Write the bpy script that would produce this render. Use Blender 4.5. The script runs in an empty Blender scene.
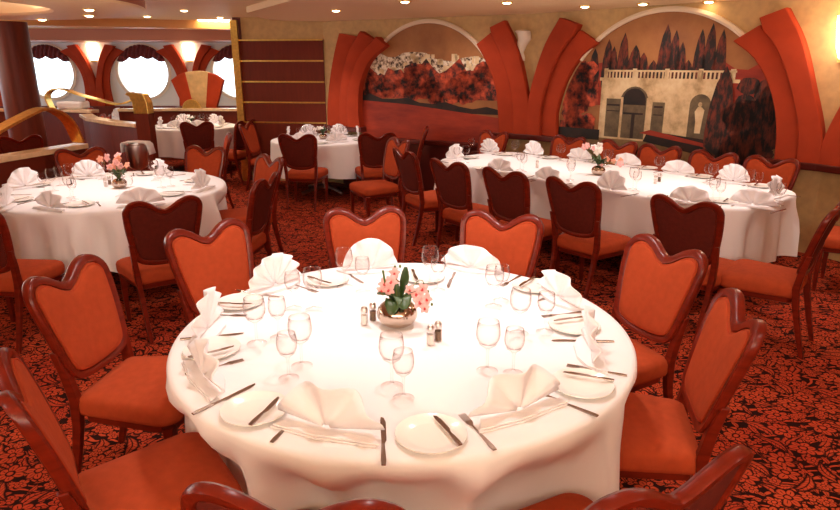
import bpy, bmesh, math, random
from math import sin, cos, pi, radians, hypot, atan2
from mathutils import Vector, Matrix
random.seed(7)
sc = bpy.context.scene
COL = sc.collection

# ------------------------------------------------------------------ camera
F = 630.0; PITCH = radians(16.8); EYE = 1.75
cam_d = bpy.data.cameras.new('camera'); cam = bpy.data.objects.new('camera', cam_d); COL.objects.link(cam)
cam_d.sensor_width = 36; cam_d.lens = F*36/840; cam_d.clip_start = 0.05; cam_d.clip_end = 200
cam.location = (0, 0, EYE); cam.rotation_euler = (pi/2-PITCH, 0, 0)
sc.camera = cam
# ------------------------------------------------------------------ exposure
sc.view_settings.view_transform = 'Standard'; sc.view_settings.look = 'None'
sc.view_settings.exposure = 0.48; sc.view_settings.gamma = 1; sc.view_settings.use_curve_mapping = False
# ------------------------------------------------------------------ daylight outside the windows
w = bpy.data.worlds.new('sky'); sc.world = w; w.use_nodes = True
bg = w.node_tree.nodes['Background']; bg.inputs[0].default_value = (0.80, 0.93, 1.0, 1); bg.inputs[1].default_value = 3.0
# ------------------------------------------------------------------ ceiling lamps and added area lamps
WARM = (1.0, 0.83, 0.75)
def spot(x, y, e, size=150, tx=None, ty=None, z=2.30, blend=0.9, rad=0.06, c=WARM):
    l = bpy.data.lights.new('downlight_lamp', 'SPOT'); l.energy = e; l.color = c
    l.spot_size = radians(size); l.spot_blend = blend; l.shadow_soft_size = rad
    o = bpy.data.objects.new('downlight_lamp', l); COL.objects.link(o); o.location = (x, y, z)
    d = Vector(((tx if tx is not None else x)-x, (ty if ty is not None else y)-y, -2.0))
    o.rotation_euler = d.to_track_quat('-Z', 'Y').to_euler()
    return o
def area(x, y, z, sx, sy, e, rot=(0, 0, 0), c=WARM):  # for lamps added without any fixture
    l = bpy.data.lights.new('added_area_lamp', 'AREA'); l.shape = 'RECTANGLE'; l.size = sx; l.size_y = sy
    l.energy = e; l.color = c
    o = bpy.data.objects.new('added_area_lamp', l); COL.objects.link(o); o.location = (x, y, z); o.rotation_euler = rot
    return o
# tight pools of light on each table
for x, y, e, s in [(-0.5, 2.9, 46, 100), (0.45, 3.0, 46, 100), (0.0, 2.0, 30, 105), (-2.6, 5.3, 74, 85), (-1.35, 9.0, 34, 80), (-3.85, 10.8, 45, 80),
                (0.95, 6.7, 50, 75), (1.8, 5.8, 52, 75), (2.5, 4.9, 54, 75)]:
    spot(x, y, e, s, c=(1.0, .91, .885))
# wide room lamps
for x, y, e in [(-1.6, 3.6, 24), (1.7, 3.2, 22), (-0.6, 6.2, 28), (-3.6, 8.2, 24), (0.4, 8.0, 18), (2.2, 6.7, 10),
                (3.2, 5.0, 10), (-1.9, 0.9, 13), (1.9, 0.9, 13), (-6.0, 6.5, 20), (-6.0, 11.0, 24), (-1.6, 8.4, 14), (-4.0, 12.3, 18)]:
    spot(x, y, e, 165)
area(0.0, -1.2, 2.32, 4.0, 2.0, 26, (radians(28), 0, 0))  # unseen fill lamp added behind the camera, lights the chair fronts
# unseen area lamps added to brighten the ceiling, no fixtures
UPC = (1.0, .92, .82)
area(0.0, -2.0, 1.95, 5.0, 1.0, 140, (radians(145), 0, 0), UPC)
area(-4.75, 6.1, 2.31, 1.9, 1.9, 14, (pi, 0, 0), UPC)
area(-8.5, 6.0, 1.95, 2.0, 6.0, 150, (radians(180), radians(25), 0), UPC)
# cool area lamp added as side daylight to brighten the window wall
area(-12.8, 11.0, 1.5, 1.2, 4.0, 80, (0, radians(-90), 0), (.75, .9, 1.0))

# ------------------------------------------------------------------ helpers
def at(px, py, z):
    u = (px-420)/F; v = (255-py)/F
    dy = cos(PITCH)+v*sin(PITCH); dz = -sin(PITCH)+v*cos(PITCH); t = (z-EYE)/dz
    return (u*t, dy*t)

def lin(c):
    return tuple(((x/255)/12.92 if x/255 <= .04045 else ((x/255+.055)/1.055)**2.4) for x in c)

class NT:
    def __init__(s, name):
        s.m = bpy.data.materials.new(name); s.m.use_nodes = True; s.t = s.m.node_tree; s.n = s.t.nodes
        s.b = s.n['Principled BSDF']; s.out = s.n['Material Output']
    def add(s, ty, **k):
        n = s.n.new(ty)
        for a, b in k.items():
            if a.startswith('i_'): n.inputs[a[2:].replace('_', ' ')].default_value = b
            else: setattr(n, a, b)
        return n
    def link(s, a, b): s.t.links.new(a, b)
    def coord(s, scale=(1, 1, 1), kind='Object', rot=(0, 0, 0)):
        tc = s.add('ShaderNodeTexCoord'); mp = s.add('ShaderNodeMapping')
        mp.inputs['Scale'].default_value = scale; mp.inputs['Rotation'].default_value = rot
        s.link(tc.outputs[kind], mp.inputs[0]); return mp.outputs[0]
    def ramp(s, fac, stops, interp='LINEAR'):
        r = s.add('ShaderNodeValToRGB'); r.color_ramp.interpolation = interp
        e = r.color_ramp.elements
        while len(e) < len(stops): e.new(0.5)
        for i, (p, c) in enumerate(stops): e[i].position = p; e[i].color = (*c, 1)
        s.link(fac, r.inputs[0]); return r.outputs[0]
    def bump(s, h, st=.3, dist=.01):
        b = s.add('ShaderNodeBump'); b.inputs['Strength'].default_value = st; b.inputs['Distance'].default_value = dist
        s.link(h, b.inputs['Height']); s.link(b.outputs[0], s.b.inputs['Normal'])

def mat(name, c, rough=.5, metal=0, spec=.5, var=.0, nscale=8, bump=0, bscale=200, coat=0, emit=None, es=0, sheen=0, stretch=(1, 1, 1)):
    k = NT(name); b = k.b
    b.inputs['Roughness'].default_value = rough; b.inputs['Metallic'].default_value = metal
    b.inputs['Specular IOR Level'].default_value = spec; b.inputs['Coat Weight'].default_value = coat
    b.inputs['Coat Roughness'].default_value = .15
    if sheen: b.inputs['Sheen Weight'].default_value = sheen
    cl = lin(c)
    if var:
        n = k.add('ShaderNodeTexNoise', i_Scale=nscale, i_Detail=4.0); k.link(k.coord(stretch), n.inputs['Vector'])
        k.link(k.ramp(n.outputs['Fac'], [(.3, tuple(x*(1-var) for x in cl)), (.7, tuple(min(1, x*(1+var)) for x in cl))]), b.inputs['Base Color'])
    else: b.inputs['Base Color'].default_value = (*cl, 1)
    if bump:
        n = k.add('ShaderNodeTexNoise', i_Scale=bscale, i_Detail=2.0); k.link(k.coord(), n.inputs['Vector']); k.bump(n.outputs['Fac'], bump, .002)
    if emit: b.inputs['Emission Color'].default_value = (*lin(emit), 1); b.inputs['Emission Strength'].default_value = es
    return k.m

M = {}
M['orange'] = mat('orange_fabric', (176, 72, 38), .9, var=.08, nscale=30, bump=.25, bscale=500, spec=.15)
M['welt'] = mat('orange_welt', (178, 64, 30), .8, spec=.2)
M['backfab'] = mat('dark_back_fabric', (98, 34, 24), .85, var=.12, nscale=40, bump=.2, bscale=500, spec=.15)
M['wood'] = mat('mahogany_wood', (112, 30, 14), .3, var=.25, nscale=6, stretch=(1, 1, 8), coat=.05, spec=.28)
M['cloth'] = mat('white_tablecloth', (244, 238, 237), .85, bump=.1, bscale=300, spec=.2)
M['napkin'] = mat('white_napkin', (244, 237, 237), .85, bump=.15, bscale=400, spec=.2)
M['china'] = mat('cream_china', (246, 240, 232), .15, spec=.5)
M['silver'] = mat('silver_metal', (222, 212, 206), .28, metal=1)
M['cutlery'] = mat('cutlery_metal', (176, 158, 148), .22, metal=1)
M['polished'] = mat('polished_vase_metal', (196, 176, 160), .1, metal=1)
M['brass'] = mat('brass', (245, 205, 115), .3, metal=1, var=.15, nscale=30)
M['dkmetal'] = mat('dark_metal', (60, 40, 30), .4, metal=.8)
M['leaf'] = mat('leaf_green', (52, 72, 30), .4, var=.3)
M['stem'] = mat('stem_green', (92, 110, 44), .5)
M['petal'] = mat('orchid_pink', (240, 176, 170), .6, var=.12, nscale=60)
M['lip'] = mat('orchid_red', (196, 50, 50), .5)
M['rose'] = mat('peach_petal', (240, 160, 130), .6)
M['whitepetal'] = mat('white_petal', (245, 235, 225), .6)
M['salt'] = mat('salt', (240, 232, 225), .6)
M['pepper'] = mat('pepper', (120, 95, 75), .8, var=.4, nscale=400)
M['V'] = mat('orange_wall_fabric', (170, 60, 30), .8, var=.10, nscale=5, bump=.15, bscale=300, spec=.2)
M['plaster'] = mat('white_plaster', (240, 225, 205), .7)
M['trimwhite'] = mat('white_arch_trim', (232, 208, 180), .6)
M['tan'] = mat('tan_wallcovering', (200, 162, 108), .7, var=.10, nscale=14, bump=.2, bscale=160)
M['marble'] = mat('beige_marble', (214, 180, 128), .35, var=.16, nscale=9)
M['railmarble'] = mat('rail_marble', (232, 200, 160), .25, var=.12, nscale=12)
M['panel'] = mat('red_wood_panel', (110, 38, 20), .5, var=.14, nscale=4, stretch=(8, 1, 1), spec=.25)
M['darkpanel'] = mat('dark_red_panel', (96, 26, 14), .5, var=.12)
M['railwood'] = mat('dark_rail_wood', (88, 22, 12), .35, coat=.3)
M['ceil'] = mat('ceiling_paint', (252, 228, 176), .6)
M['ceil2'] = mat('ceiling_soffit_paint', (252, 224, 174), .55)
M['tanbeam'] = mat('tan_beam', (220, 160, 95), .5)
M['brownbeam'] = mat('brown_beam', (178, 112, 86), .5)
M['winwall'] = mat('window_wall_paint', (236, 238, 240), .7)
M['valance'] = mat('dark_red_valance', (110, 40, 40), .8, var=.35, nscale=30)
M['column'] = mat('column_wood', (104, 42, 28), .45, var=.2, nscale=3, stretch=(6, 6, .6), coat=.0, spec=.3)
M['gold'] = mat('gold_fixture', (220, 160, 60), .35, metal=.8)
M['lampglow'] = mat('lamp_glow', (255, 240, 215), .5, emit=(255, 226, 180), es=14)
M['sconceglow'] = mat('sconce_glow', (255, 240, 215), .5, emit=(255, 228, 180), es=7)

def glass_mat(name, tint=(1, 1, 1), lo=.012, hi=.85, pw=3.0):
    k = NT(name); k.n.remove(k.b)
    lw = k.add('ShaderNodeLayerWeight'); lw.inputs[0].default_value = .5
    p = k.add('ShaderNodeMath', operation='POWER'); k.link(lw.outputs['Facing'], p.inputs[0]); p.inputs[1].default_value = pw
    mr = k.add('ShaderNodeMapRange'); k.link(p.outputs[0], mr.inputs['Value']); mr.inputs['To Min'].default_value = lo; mr.inputs['To Max'].default_value = hi
    tr = k.add('ShaderNodeBsdfTransparent'); tr.inputs[0].default_value = (*tint, 1)
    gl = k.add('ShaderNodeBsdfGlossy'); gl.inputs['Roughness'].default_value = .03; gl.inputs[0].default_value = (.62, .52, .49, 1)
    mx = k.add('ShaderNodeMixShader'); k.link(mr.outputs[0], mx.inputs[0]); k.link(tr.outputs[0], mx.inputs[1]); k.link(gl.outputs[0], mx.inputs[2])
    k.link(mx.outputs[0], k.out.inputs[0]); return k.m
M['glass'] = glass_mat('clear_glass', (.992, .985, .983))
M['pane'] = glass_mat('window_glass', (.98, .99, 1), .02, .4, 4)

def carpet():
    k = NT('floral_carpet'); v0 = k.coord((1, 1, 1))
    def m(op, a, b=None, c=None):
        n = k.add('ShaderNodeMath', operation=op)
        for q, x in enumerate((a, b, c)):
            if x is None: continue
            if isinstance(x, (int, float)): n.inputs[q].default_value = x
            else: k.link(x, n.inputs[q])
        return n.outputs[0]
    def step(val, e, w_=.03):   # 1 below e
        mr = k.add('ShaderNodeMapRange'); mr.inputs['From Min'].default_value = e-w_; mr.inputs['From Max'].default_value = e+w_
        mr.inputs['To Min'].default_value = 1; mr.inputs['To Max'].default_value = 0; k.link(val, mr.inputs['Value']); return mr.outputs[0]
    nz = k.add('ShaderNodeTexNoise', i_Scale=9.0, i_Detail=2.0); k.link(v0, nz.inputs['Vector'])
    sub = k.add('ShaderNodeVectorMath', operation='SUBTRACT'); k.link(nz.outputs['Color'], sub.inputs[0]); sub.inputs[1].default_value = (.5, .5, .5)
    sca = k.add('ShaderNodeVectorMath', operation='SCALE'); k.link(sub.outputs[0], sca.inputs[0]); sca.inputs['Scale'].default_value = .05
    ad = k.add('ShaderNodeVectorMath', operation='ADD'); k.link(v0, ad.inputs[0]); k.link(sca.outputs[0], ad.inputs[1]); v = ad.outputs[0]
    def cell(scale, off):
        o = k.add('ShaderNodeVectorMath', operation='ADD'); k.link(v, o.inputs[0]); o.inputs[1].default_value = (off, off*1.7, 0)
        vo = k.add('ShaderNodeTexVoronoi', feature='F1', voronoi_dimensions='2D'); vo.inputs['Scale'].default_value = scale; vo.inputs['Randomness'].default_value = .8
        k.link(o.outputs[0], vo.inputs['Vector'])
        d = k.add('ShaderNodeVectorMath', operation='SUBTRACT'); k.link(o.outputs[0], d.inputs[0]); k.link(vo.outputs['Position'], d.inputs[1])
        s3 = k.add('ShaderNodeSeparateXYZ'); k.link(d.outputs[0], s3.inputs[0]); c3 = k.add('ShaderNodeSeparateColor'); k.link(vo.outputs['Color'], c3.inputs[0])
        x = m('MULTIPLY', s3.outputs[0], scale); y = m('MULTIPLY', s3.outputs[1], scale)
        return x, y, m('POWER', m('ADD', m('MULTIPLY', x, x), m('MULTIPLY', y, y)), .5), c3.outputs[0], c3.outputs[1]
    def flower(scale, off, size, pet):
        x, y, r, c1, c2 = cell(scale, off); th = m('ADD', m('ARCTAN2', y, x), m('MULTIPLY', c1, 6.28))
        sn = m('ABSOLUTE', m('SINE', m('MULTIPLY', th, pet/2)))
        edge = m('ADD', m('MULTIPLY', sn, size*.42), size*.58)
        body = step(m('DIVIDE', r, edge), 1.0, .06)
        gap = m('SUBTRACT', 1.0, m('MULTIPLY', step(sn, .16, .05), step(m('MULTIPLY', r, -1.0), -size*.34, .02)))
        ring = step(m('ABSOLUTE', m('SUBTRACT', r, size*.30)), .022, .01)
        vein = m('MULTIPLY', step(m('ABSOLUTE', m('SUBTRACT', sn, 1.0)), .012, .006), step(m('ABSOLUTE', m('SUBTRACT', r, size*.62)), size*.16, .02))
        return m('MULTIPLY', m('MULTIPLY', body, gap), m('MULTIPLY', m('SUBTRACT', 1.0, ring), m('SUBTRACT', 1.0, vein))), step(m('DIVIDE', r, edge), 1.22, .05)
    def leaves(scale, off, ln, wd):
        x, y, r, c1, c2 = cell(scale, off); a = m('MULTIPLY', c1, 6.28); ca, sa = m('COSINE', a), m('SINE', a)
        u = m('ADD', m('MULTIPLY', x, ca), m('MULTIPLY', y, sa)); w_ = m('SUBTRACT', m('MULTIPLY', y, ca), m('MULTIPLY', x, sa))
        w_ = m('ADD', w_, m('MULTIPLY', m('MULTIPLY', u, u), .8)); t = m('DIVIDE', m('ABSOLUTE', u), ln)
        prof = m('MULTIPLY', m('SUBTRACT', 1.0, m('MULTIPLY', t, t)), wd)
        body = step(m('SUBTRACT', m('ABSOLUTE', w_), prof), 0.0, .02)
        vein = step(m('ABSOLUTE', w_), .018, .01); ribs = step(m('ABSOLUTE', m('SINE', m('ADD', m('MULTIPLY', u, 26), m('MULTIPLY', m('ABSOLUTE', w_), -22)))), .20, .08)
        return m('MULTIPLY', body, m('SUBTRACT', 1.0, m('MAXIMUM', vein, ribs))), step(m('SUBTRACT', m('ABSOLUTE', w_), prof), .06, .02)
    wv = k.add('ShaderNodeTexWave', wave_type='RINGS', i_Scale=6.5, i_Distortion=9.0, i_Detail=1.0); k.link(v, wv.inputs['Vector'])
    tot = step(m('MULTIPLY', wv.outputs['Fac'], -1.0), -.82, .05)
    for mo, ha in (leaves(15.0, 1.9, .44, .17), leaves(8.0, 7.1, .46, .15), flower(11.0, 3.3, .36, 5), leaves(5.5, 12.4, .44, .12), flower(5.2, 0.0, .30, 6)):
        mm = k.add('ShaderNodeMix', data_type='FLOAT'); k.link(ha, mm.inputs[0]); k.link(tot, mm.inputs[2]); k.link(mo, mm.inputs[3]); tot = mm.outputs[0]
    col = k.add('ShaderNodeMix', data_type='RGBA'); k.link(tot, col.inputs[0]); col.inputs[6].default_value = (*lin((44, 16, 10)), 1)
    n3 = k.add('ShaderNodeTexNoise', i_Scale=2.5); k.link(v0, n3.inputs['Vector'])
    rc = k.ramp(n3.outputs['Fac'], [(.35, lin((190, 66, 38))), (.65, lin((206, 82, 46)))]); k.link(rc, col.inputs[7])
    k.link(col.outputs[2], k.b.inputs['Base Color']); k.b.inputs['Roughness'].default_value = .95; k.b.inputs['Specular IOR Level'].default_value = .1
    n4 = k.add('ShaderNodeTexNoise', i_Scale=400.0); k.link(v0, n4.inputs['Vector']); k.bump(n4.outputs['Fac'], .5, .004)
    return k.m
M['carpet'] = carpet()

def blotch(name, stops, scale=6, detail=6, stretch=(1, 1, 1), rough=.6):
    k = NT(name); n = k.add('ShaderNodeTexNoise', i_Scale=float(scale), i_Detail=float(detail)); n.inputs['Roughness'].default_value = .65
    k.link(k.coord(stretch), n.inputs['Vector'])
    k.link(k.ramp(n.outputs['Fac'], [(p, lin(c)) for p, c in stops]), k.b.inputs['Base Color']); k.b.inputs['Roughness'].default_value = rough
    return k.m
M['p_sky'] = blotch('painted_sky', [(.3, (140, 84, 44)), (.7, (176, 118, 66))], 2)
M['p_red'] = blotch('painted_red_field', [(.3, (132, 34, 16)), (.7, (178, 58, 28))], 2, 3, (1, 1, 4))
M['p_foliage'] = blotch('painted_foliage', [(.40, (40, 18, 12)), (.48, (140, 48, 26)), (.62, (214, 88, 50))], 9)
M['p_cypress'] = blotch('painted_cypress', [(.45, (28, 14, 8)), (.64, (124, 46, 22))], 10, 4, (2, 2, .7))
M['p_dark'] = blotch('painted_dark', [(.4, (26, 18, 14)), (.7, (60, 30, 20))], 4)
M['p_stone'] = blotch('painted_stone', [(.3, (176, 142, 98)), (.5, (226, 196, 150)), (.7, (244, 222, 180))], 5)
M['p_shade'] = blotch('painted_shadow_stone', [(.3, (70, 56, 40)), (.7, (128, 108, 78))], 6)
M['p_ground'] = blotch('painted_ground', [(.3, (120, 92, 58)), (.7, (168, 134, 90))], 4)
M['p_town'] = blotch('painted_town', [(.40, (70, 44, 28)), (.46, (180, 154, 122)), (.56, (244, 228, 204))], 16, 3)

def tag(o, label=None, cat=None, group=None, kind=None):
    if label: o['label'] = label
    if cat: o['category'] = cat
    if group: o['group'] = group
    if kind: o['kind'] = kind
    return o

def mk(name, vs, fs, m, parent=None, smooth=True, mi=None, bevel=0, autosharp=None):
    me = bpy.data.meshes.new(name); me.from_pydata([tuple(v) for v in vs], [], fs)
    for x in (m if isinstance(m, (list, tuple)) else [m]): me.materials.append(x)
    if mi: me.polygons.foreach_set('material_index', mi)
    bm = bmesh.new(); bm.from_mesh(me); bmesh.ops.recalc_face_normals(bm, faces=bm.faces)
    if autosharp:
        for e in bm.edges:
            if len(e.link_faces) == 2 and e.calc_face_angle(0) > radians(autosharp): e.smooth = False
    bm.to_mesh(me); bm.free()
    if smooth:
        me.polygons.foreach_set('use_smooth', [True]*len(me.polygons))
    o = bpy.data.objects.new(name, me); COL.objects.link(o)
    if parent: o.parent = parent
    if bevel:
        b = o.modifiers.new('bevel', 'BEVEL'); b.width = bevel; b.segments = 2; b.limit_method = 'ANGLE'
    return o

class MB:
    """collects verts and faces of one mesh"""
    def __init__(s): s.v = []; s.f = []; s.mi = []; s.cur = 0
    def face(s, f): s.f.append(tuple(f)); s.mi.append(s.cur)
    def box(s, x0, x1, y0, y1, z0, z1, T=None):
        b = len(s.v); c = [(x0, y0, z0), (x1, y0, z0), (x1, y1, z0), (x0, y1, z0), (x0, y0, z1), (x1, y0, z1), (x1, y1, z1), (x0, y1, z1)]
        s.v += [T(p) if T else p for p in c]
        for f in ((0, 3, 2, 1), (4, 5, 6, 7), (0, 1, 5, 4), (1, 2, 6, 5), (2, 3, 7, 6), (3, 0, 4, 7)): s.face([b+i for i in f])
    def rings(s, rings, cap=True, closed=True):
        b = len(s.v); n = len(rings[0])
        for r in rings: s.v += list(r)
        for i in range(len(rings)-1):
            for j in range(n if closed else n-1):
                k = (j+1) % n; s.face((b+i*n+j, b+i*n+k, b+(i+1)*n+k, b+(i+1)*n+j))
        if cap:
            s.face([b+j for j in range(n)][::-1]); s.face([b+(len(rings)-1)*n+j for j in range(n)])
    def lathe(s, prof, n=20, cx=0, cy=0, cap=False):
        s.rings([[(cx+r*cos(2*pi*j/n), cy+r*sin(2*pi*j/n), z) for j in range(n)] for r, z in prof], cap)
    def tube(s, pts, r, n=8, cap=True):
        pts = [Vector(p) for p in pts]; rs = r if isinstance(r, (list, tuple)) else [r]*len(pts); R = []
        up = Vector((0, 0, 1))
        for i, p in enumerate(pts):
            d = (pts[min(i+1, len(pts)-1)]-pts[max(i-1, 0)]).normalized()
            a = d.cross(up)
            if a.length < 1e-3: a = Vector((1, 0, 0))
            a.normalize(); b2 = d.cross(a)
            R.append([tuple(p+(a*cos(2*pi*j/n)+b2*sin(2*pi*j/n))*rs[i]) for j in range(n)])
        s.rings(R, cap)
    def prism(s, poly, a, b, T):
        """poly: 2D outline; T(u,v,w)->point"""
        n = len(poly); k = len(s.v)
        s.v += [T(u, v, a) for u, v in poly]+[T(u, v, b) for u, v in poly]
        s.face([k+i for i in range(n)][::-1]); s.face([k+n+i for i in range(n)])
        for i in range(n): j = (i+1) % n; s.face((k+i, k+j, k+n+j, k+n+i))
    def build(s, name, m, parent=None, smooth=True, bevel=0, sharp=40):
        return mk(name, s.v, s.f, m, parent, smooth, s.mi if isinstance(m, (list, tuple)) else None, bevel, sharp)

def empty(name, loc=(0, 0, 0), rz=0):
    o = bpy.data.objects.new(name, None); COL.objects.link(o); o.location = loc; o.rotation_euler = (0, 0, rz); o.empty_display_size = .1
    return o
def copy_tree(o, parent=None):
    c = o.copy(); COL.objects.link(c)
    if parent: c.parent = parent
    for ch in [x for x in KIDS.get(o.name, [])]:
        copy_tree(ch, c)
    return c
KIDS = {}
def register(o):
    KIDS[o.name] = list(o.children)
    for c in o.children: register(c)
used = set()
def lab(t):
    t = t.replace('round cream bread plate', 'cream plate') if len(t.split()) > 14 else t
    for a, b in (('silver fork lying left of the napkin', 'silver fork'), ('silver table knife lying right of the napkin', 'table knife'), ('silver butter knife resting on the plate', 'butter knife')):
        if len(t.split()) > 16: t = t.replace(a, b)
    return t
def inst(proto, loc, rz=0, label=None, cat=None, group=None, s=1.0):
    if proto.name not in KIDS: register(proto)
    if proto.name in used: o = copy_tree(proto)
    else: o = proto; used.add(proto.name)
    if label: label = lab(label)
    o.location = loc; o.rotation_euler = (0, 0, rz)
    if s != 1.0: o.scale = (s, s, s)
    tag(o, label, cat, group)
    return o

def spline(pts, n):
    """Catmull-Rom resample of an open polyline to n points"""
    P = [Vector(p) for p in pts]; P = [P[0]*2-P[1]]+P+[P[-1]*2-P[-2]]; m = len(P)-3; out = []
    for i in range(n):
        t = i*m/(n-1); k = min(int(t), m-1); t -= k
        a, b, c, d = P[k:k+4]
        out.append(.5*((2*b)+(-a+c)*t+(2*a-5*b+4*c-d)*t*t+(-a+3*b-3*c+d)*t**3))
    return out

# ================================================================== THE SETTING
CZ = 2.42     # ceiling height
SZ = 2.35     # underside of the soffit along the mural wall
P0 = (-2.76, 9.95); P1 = (-1.416, 9.74); P2 = (1.43, 8.25); P3 = (3.75, 5.85); P4 = (5.3, 3.1); P5 = (5.3, -3.5)
XL = -13.0; YB = -3.5; YW = 14.0
m = MB(); m.box(XL, 5.6, YB, 15.0, -.1, 0); fl = m.build('floor', M['carpet'], smooth=False); tag(fl, kind='structure')
m = MB(); m.box(XL, 5.6, YB, YW+.3, CZ, CZ+.1); tag(m.build('ceiling', M['ceil'], smooth=False), kind='structure')

class Facet:
    def __init__(s, A, B):
        s.A = Vector((A[0], A[1], 0)); d = Vector((B[0]-A[0], B[1]-A[1], 0)); s.L = d.length; s.d = d/s.L
        s.n = Vector((s.d.y, -s.d.x, 0))        # towards the room (camera side)
    def T(s, u, z, off): return tuple(s.A+s.d*u+s.n*off+Vector((0, 0, z)))
f0, f1, f2, f3, f4 = Facet(P0, P1), Facet(P1, P2), Facet(P2, P3), Facet(P3, P4), Facet(P4, P5)
S1 = .30    # mural one coordinates start this far along facet one
# striped wall, mural walls
def wallslab(name, f, m_, z0=0, z1=CZ, u0=0, u1=None, off0=-.12, off1=0):
    mb = MB(); mb.prism([(u0, z0), (u1 or f.L, z0), (u1 or f.L, z1), (u0, z1)], off0, off1, f.T)
    o = mb.build(name, m_, smooth=False); tag(o, kind='structure'); return o
wallslab('wall_striped', f0, M['tan']); wallslab('wall_mural', f1, M['tan']); wallslab('wall_arch', f2, M['tan'])
wallslab('wall_right', f3, M['tan']); wallslab('wall_side', f4, M['tan'])
m = MB(); m.box(XL, 5.4, YB-.12, YB, 0, CZ); tag(m.build('wall_back', M['tan'], smooth=False), kind='structure')
m = MB(); m.box(XL-.12, XL, YB, YW, 0, CZ); tag(m.build('wall_left', M['winwall'], smooth=False), kind='structure')
m = MB(); m.box(P0[0]-.02, P0[0]+.10, P0[1]-.02, YW, 0, CZ); tag(m.build('wall_return', M['darkpanel'], smooth=False), kind='structure')
# brass corner post
m = MB(); m.box(-2.80, -2.70, 9.86, 9.96, 0, 2.38); tag(m.build('trim_1', M['brass'], smooth=False), kind='structure')

# wood stripes with brass lines on the striped wall
mb = MB(); mb.prism([(.06, .25), (f0.L, .25), (f0.L, 2.10), (.06, 2.10)], .0, .03, f0.T)
o = mb.build('wood_panelling', M['panel'], smooth=False, bevel=.004); tag(o, 'dark red wood panelling with brass lines on the back wall', 'wall panelling')
for z in (2.10, 1.805, 1.505, 1.205, .905):
    mb = MB(); mb.prism([(.06, z-.011), (f0.L, z-.011), (f0.L, z+.011), (.06, z+.011)], .028, .042, f0.T)
    mb.build('brass_strip', M['brass'], o, smooth=False)

# wainscot and rails
def rail(name, f, u0, u1, z, dep=.09, m_=None, h=.06):
    mb = MB(); mb.prism([(u0, z-h), (u1, z-h), (u1, z), (u0, z)], 0, dep, f.T)
    o = mb.build(name, m_ or M['railwood'], smooth=False, bevel=.012); tag(o, kind='structure')
R1 = 1.09
rail('trim_2', f1, .3+.25, S1+2.55, .74, .12); rail('trim_3', f2, .40, 2.94, .72, .12)
rail('trim_4', f1, S1+2.40, f1.L, .90, .13, h=.07); rail('trim_5', f2, 0, .50, .90, .13, h=.07)
rail('trim_6', f2, 2.85, f2.L, .88, .13, h=.07); rail('trim_7', f3, 0, f3.L, .88, .13, h=.07)
for i, (f, u0, u1) in enumerate([(f1, .3, S1+2.45), (f2, .48, 2.88)]):
    mb = MB(); mb.prism([(u0, 0), (u1, 0), (u1, .68), (u0, .68)], 0, .05, f.T)
    tag(mb.build('wall_dado' if i == 0 else 'wall_dado_right', M['darkpanel'], smooth=False), kind='structure')

# murals ---------------------------------------------------------------
def mural(name, f, cu, cz, rx, rz, zb, layers, label):
    mb = MB(); mats = []; n = 56
    def addlayer(polys, m_, k):
        if m_ not in mats: mats.append(m_)
        mb.cur = mats.index(m_)
        for poly in polys:
            # clip to the ellipse by pulling points that fall outside back onto it
            q = []
            for u, v in poly:
                dx, dz = (u-cu)/rx, (v-cz)/rz; r = hypot(dx, dz)
                if r > .995 and v > cz-.001: u, v = cu+dx/r*rx*.995, cz+dz/r*rz*.995
                elif abs(dx) > .995: u = cu+math.copysign(rx*.995, dx)
                q.append((u, max(v, zb+.002)))
            b = len(mb.v); mb.v += [f.T(u, v, .012+.0012*k) for u, v in q]; mb.face(range(b, b+len(q)))
    base = [(cu+rx*cos(pi*i/n), cz+rz*sin(pi*i/n)) for i in range(n+1)]+[(cu-rx, zb), (cu+rx, zb)]
    mats.append(layers[0][1]); mb.prism(base, .0, .012, f.T)
    for k, (polys, m_) in enumerate(layers[1:], 1): addlayer(polys, m_, k)
    o = mb.build(name, mats, smooth=False); tag(o, label, 'mural')
    return o
def rect(a, b, c, d): return [(a, c), (b, c), (b, d), (a, d)]
def strip(top, zb):   # polygon slices under a ragged top line
    return [[(top[i][0], zb), (top[i+1][0], zb), top[i+1], top[i]] for i in range(len(top)-1)]
def clump(rng, x0, x1, zc, h, n=22, r=.13):
    return [[(x+rr*cos(a)*rng.uniform(.8, 1.15), z+rr*.85*sin(a)*rng.uniform(.8, 1.15)) for a in [2*pi*i/11 for i in range(11)]]
            for x, z, rr in [(rng.uniform(x0, x1), zc+rng.uniform(-h, h), r*rng.uniform(.6, 1.2)) for _ in range(n)]]
rg = random.Random(3)
cu1 = S1+1.42
hill = [(S1+.2+i*.12, 1.86+.05*sin(i*.9)-.010*(i-9)-.10*(i < 3) + .03*rg.random()) for i in range(22)]
town = []
for i in range(46):
    x = S1+.62+rg.random()*1.7; z = 1.66+rg.random()*.20-(.12*abs(x-S1-1.3)); w_ = rg.uniform(.03, .09)
    town.append(rect(x, x+w_, z, z+rg.uniform(.04, .10)))
trees1 = strip([(S1+.3+i*.10, 1.72+.09*sin(i*1.3)+.05*sin(i*2.9)-.015*i*(i < 8)) for i in range(24)], 1.30)
trees1 += clump(rg, S1+.45, S1+2.4, 1.50, .20, 34)
dark1 = strip([(S1+.3+i*.2, 1.34-.015*i+.03*sin(i*2)) for i in range(12)], 1.12)
mural('garden_mural', f1, cu1, 1.05, 1.09, 1.24, .74, [(None, M['p_sky']), (strip(hill, 1.3), M['p_town']), (town, M['p_stone']),
      (trees1, M['p_foliage']), (dark1, M['p_dark']), (strip([(S1+.3, 1.27), (S1+1.1, 1.22), (S1+2.6, 1.08)], .74), M['p_red'])],
      'arched painted mural of red trees below a white hillside town')
cu2 = 1.68
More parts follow.
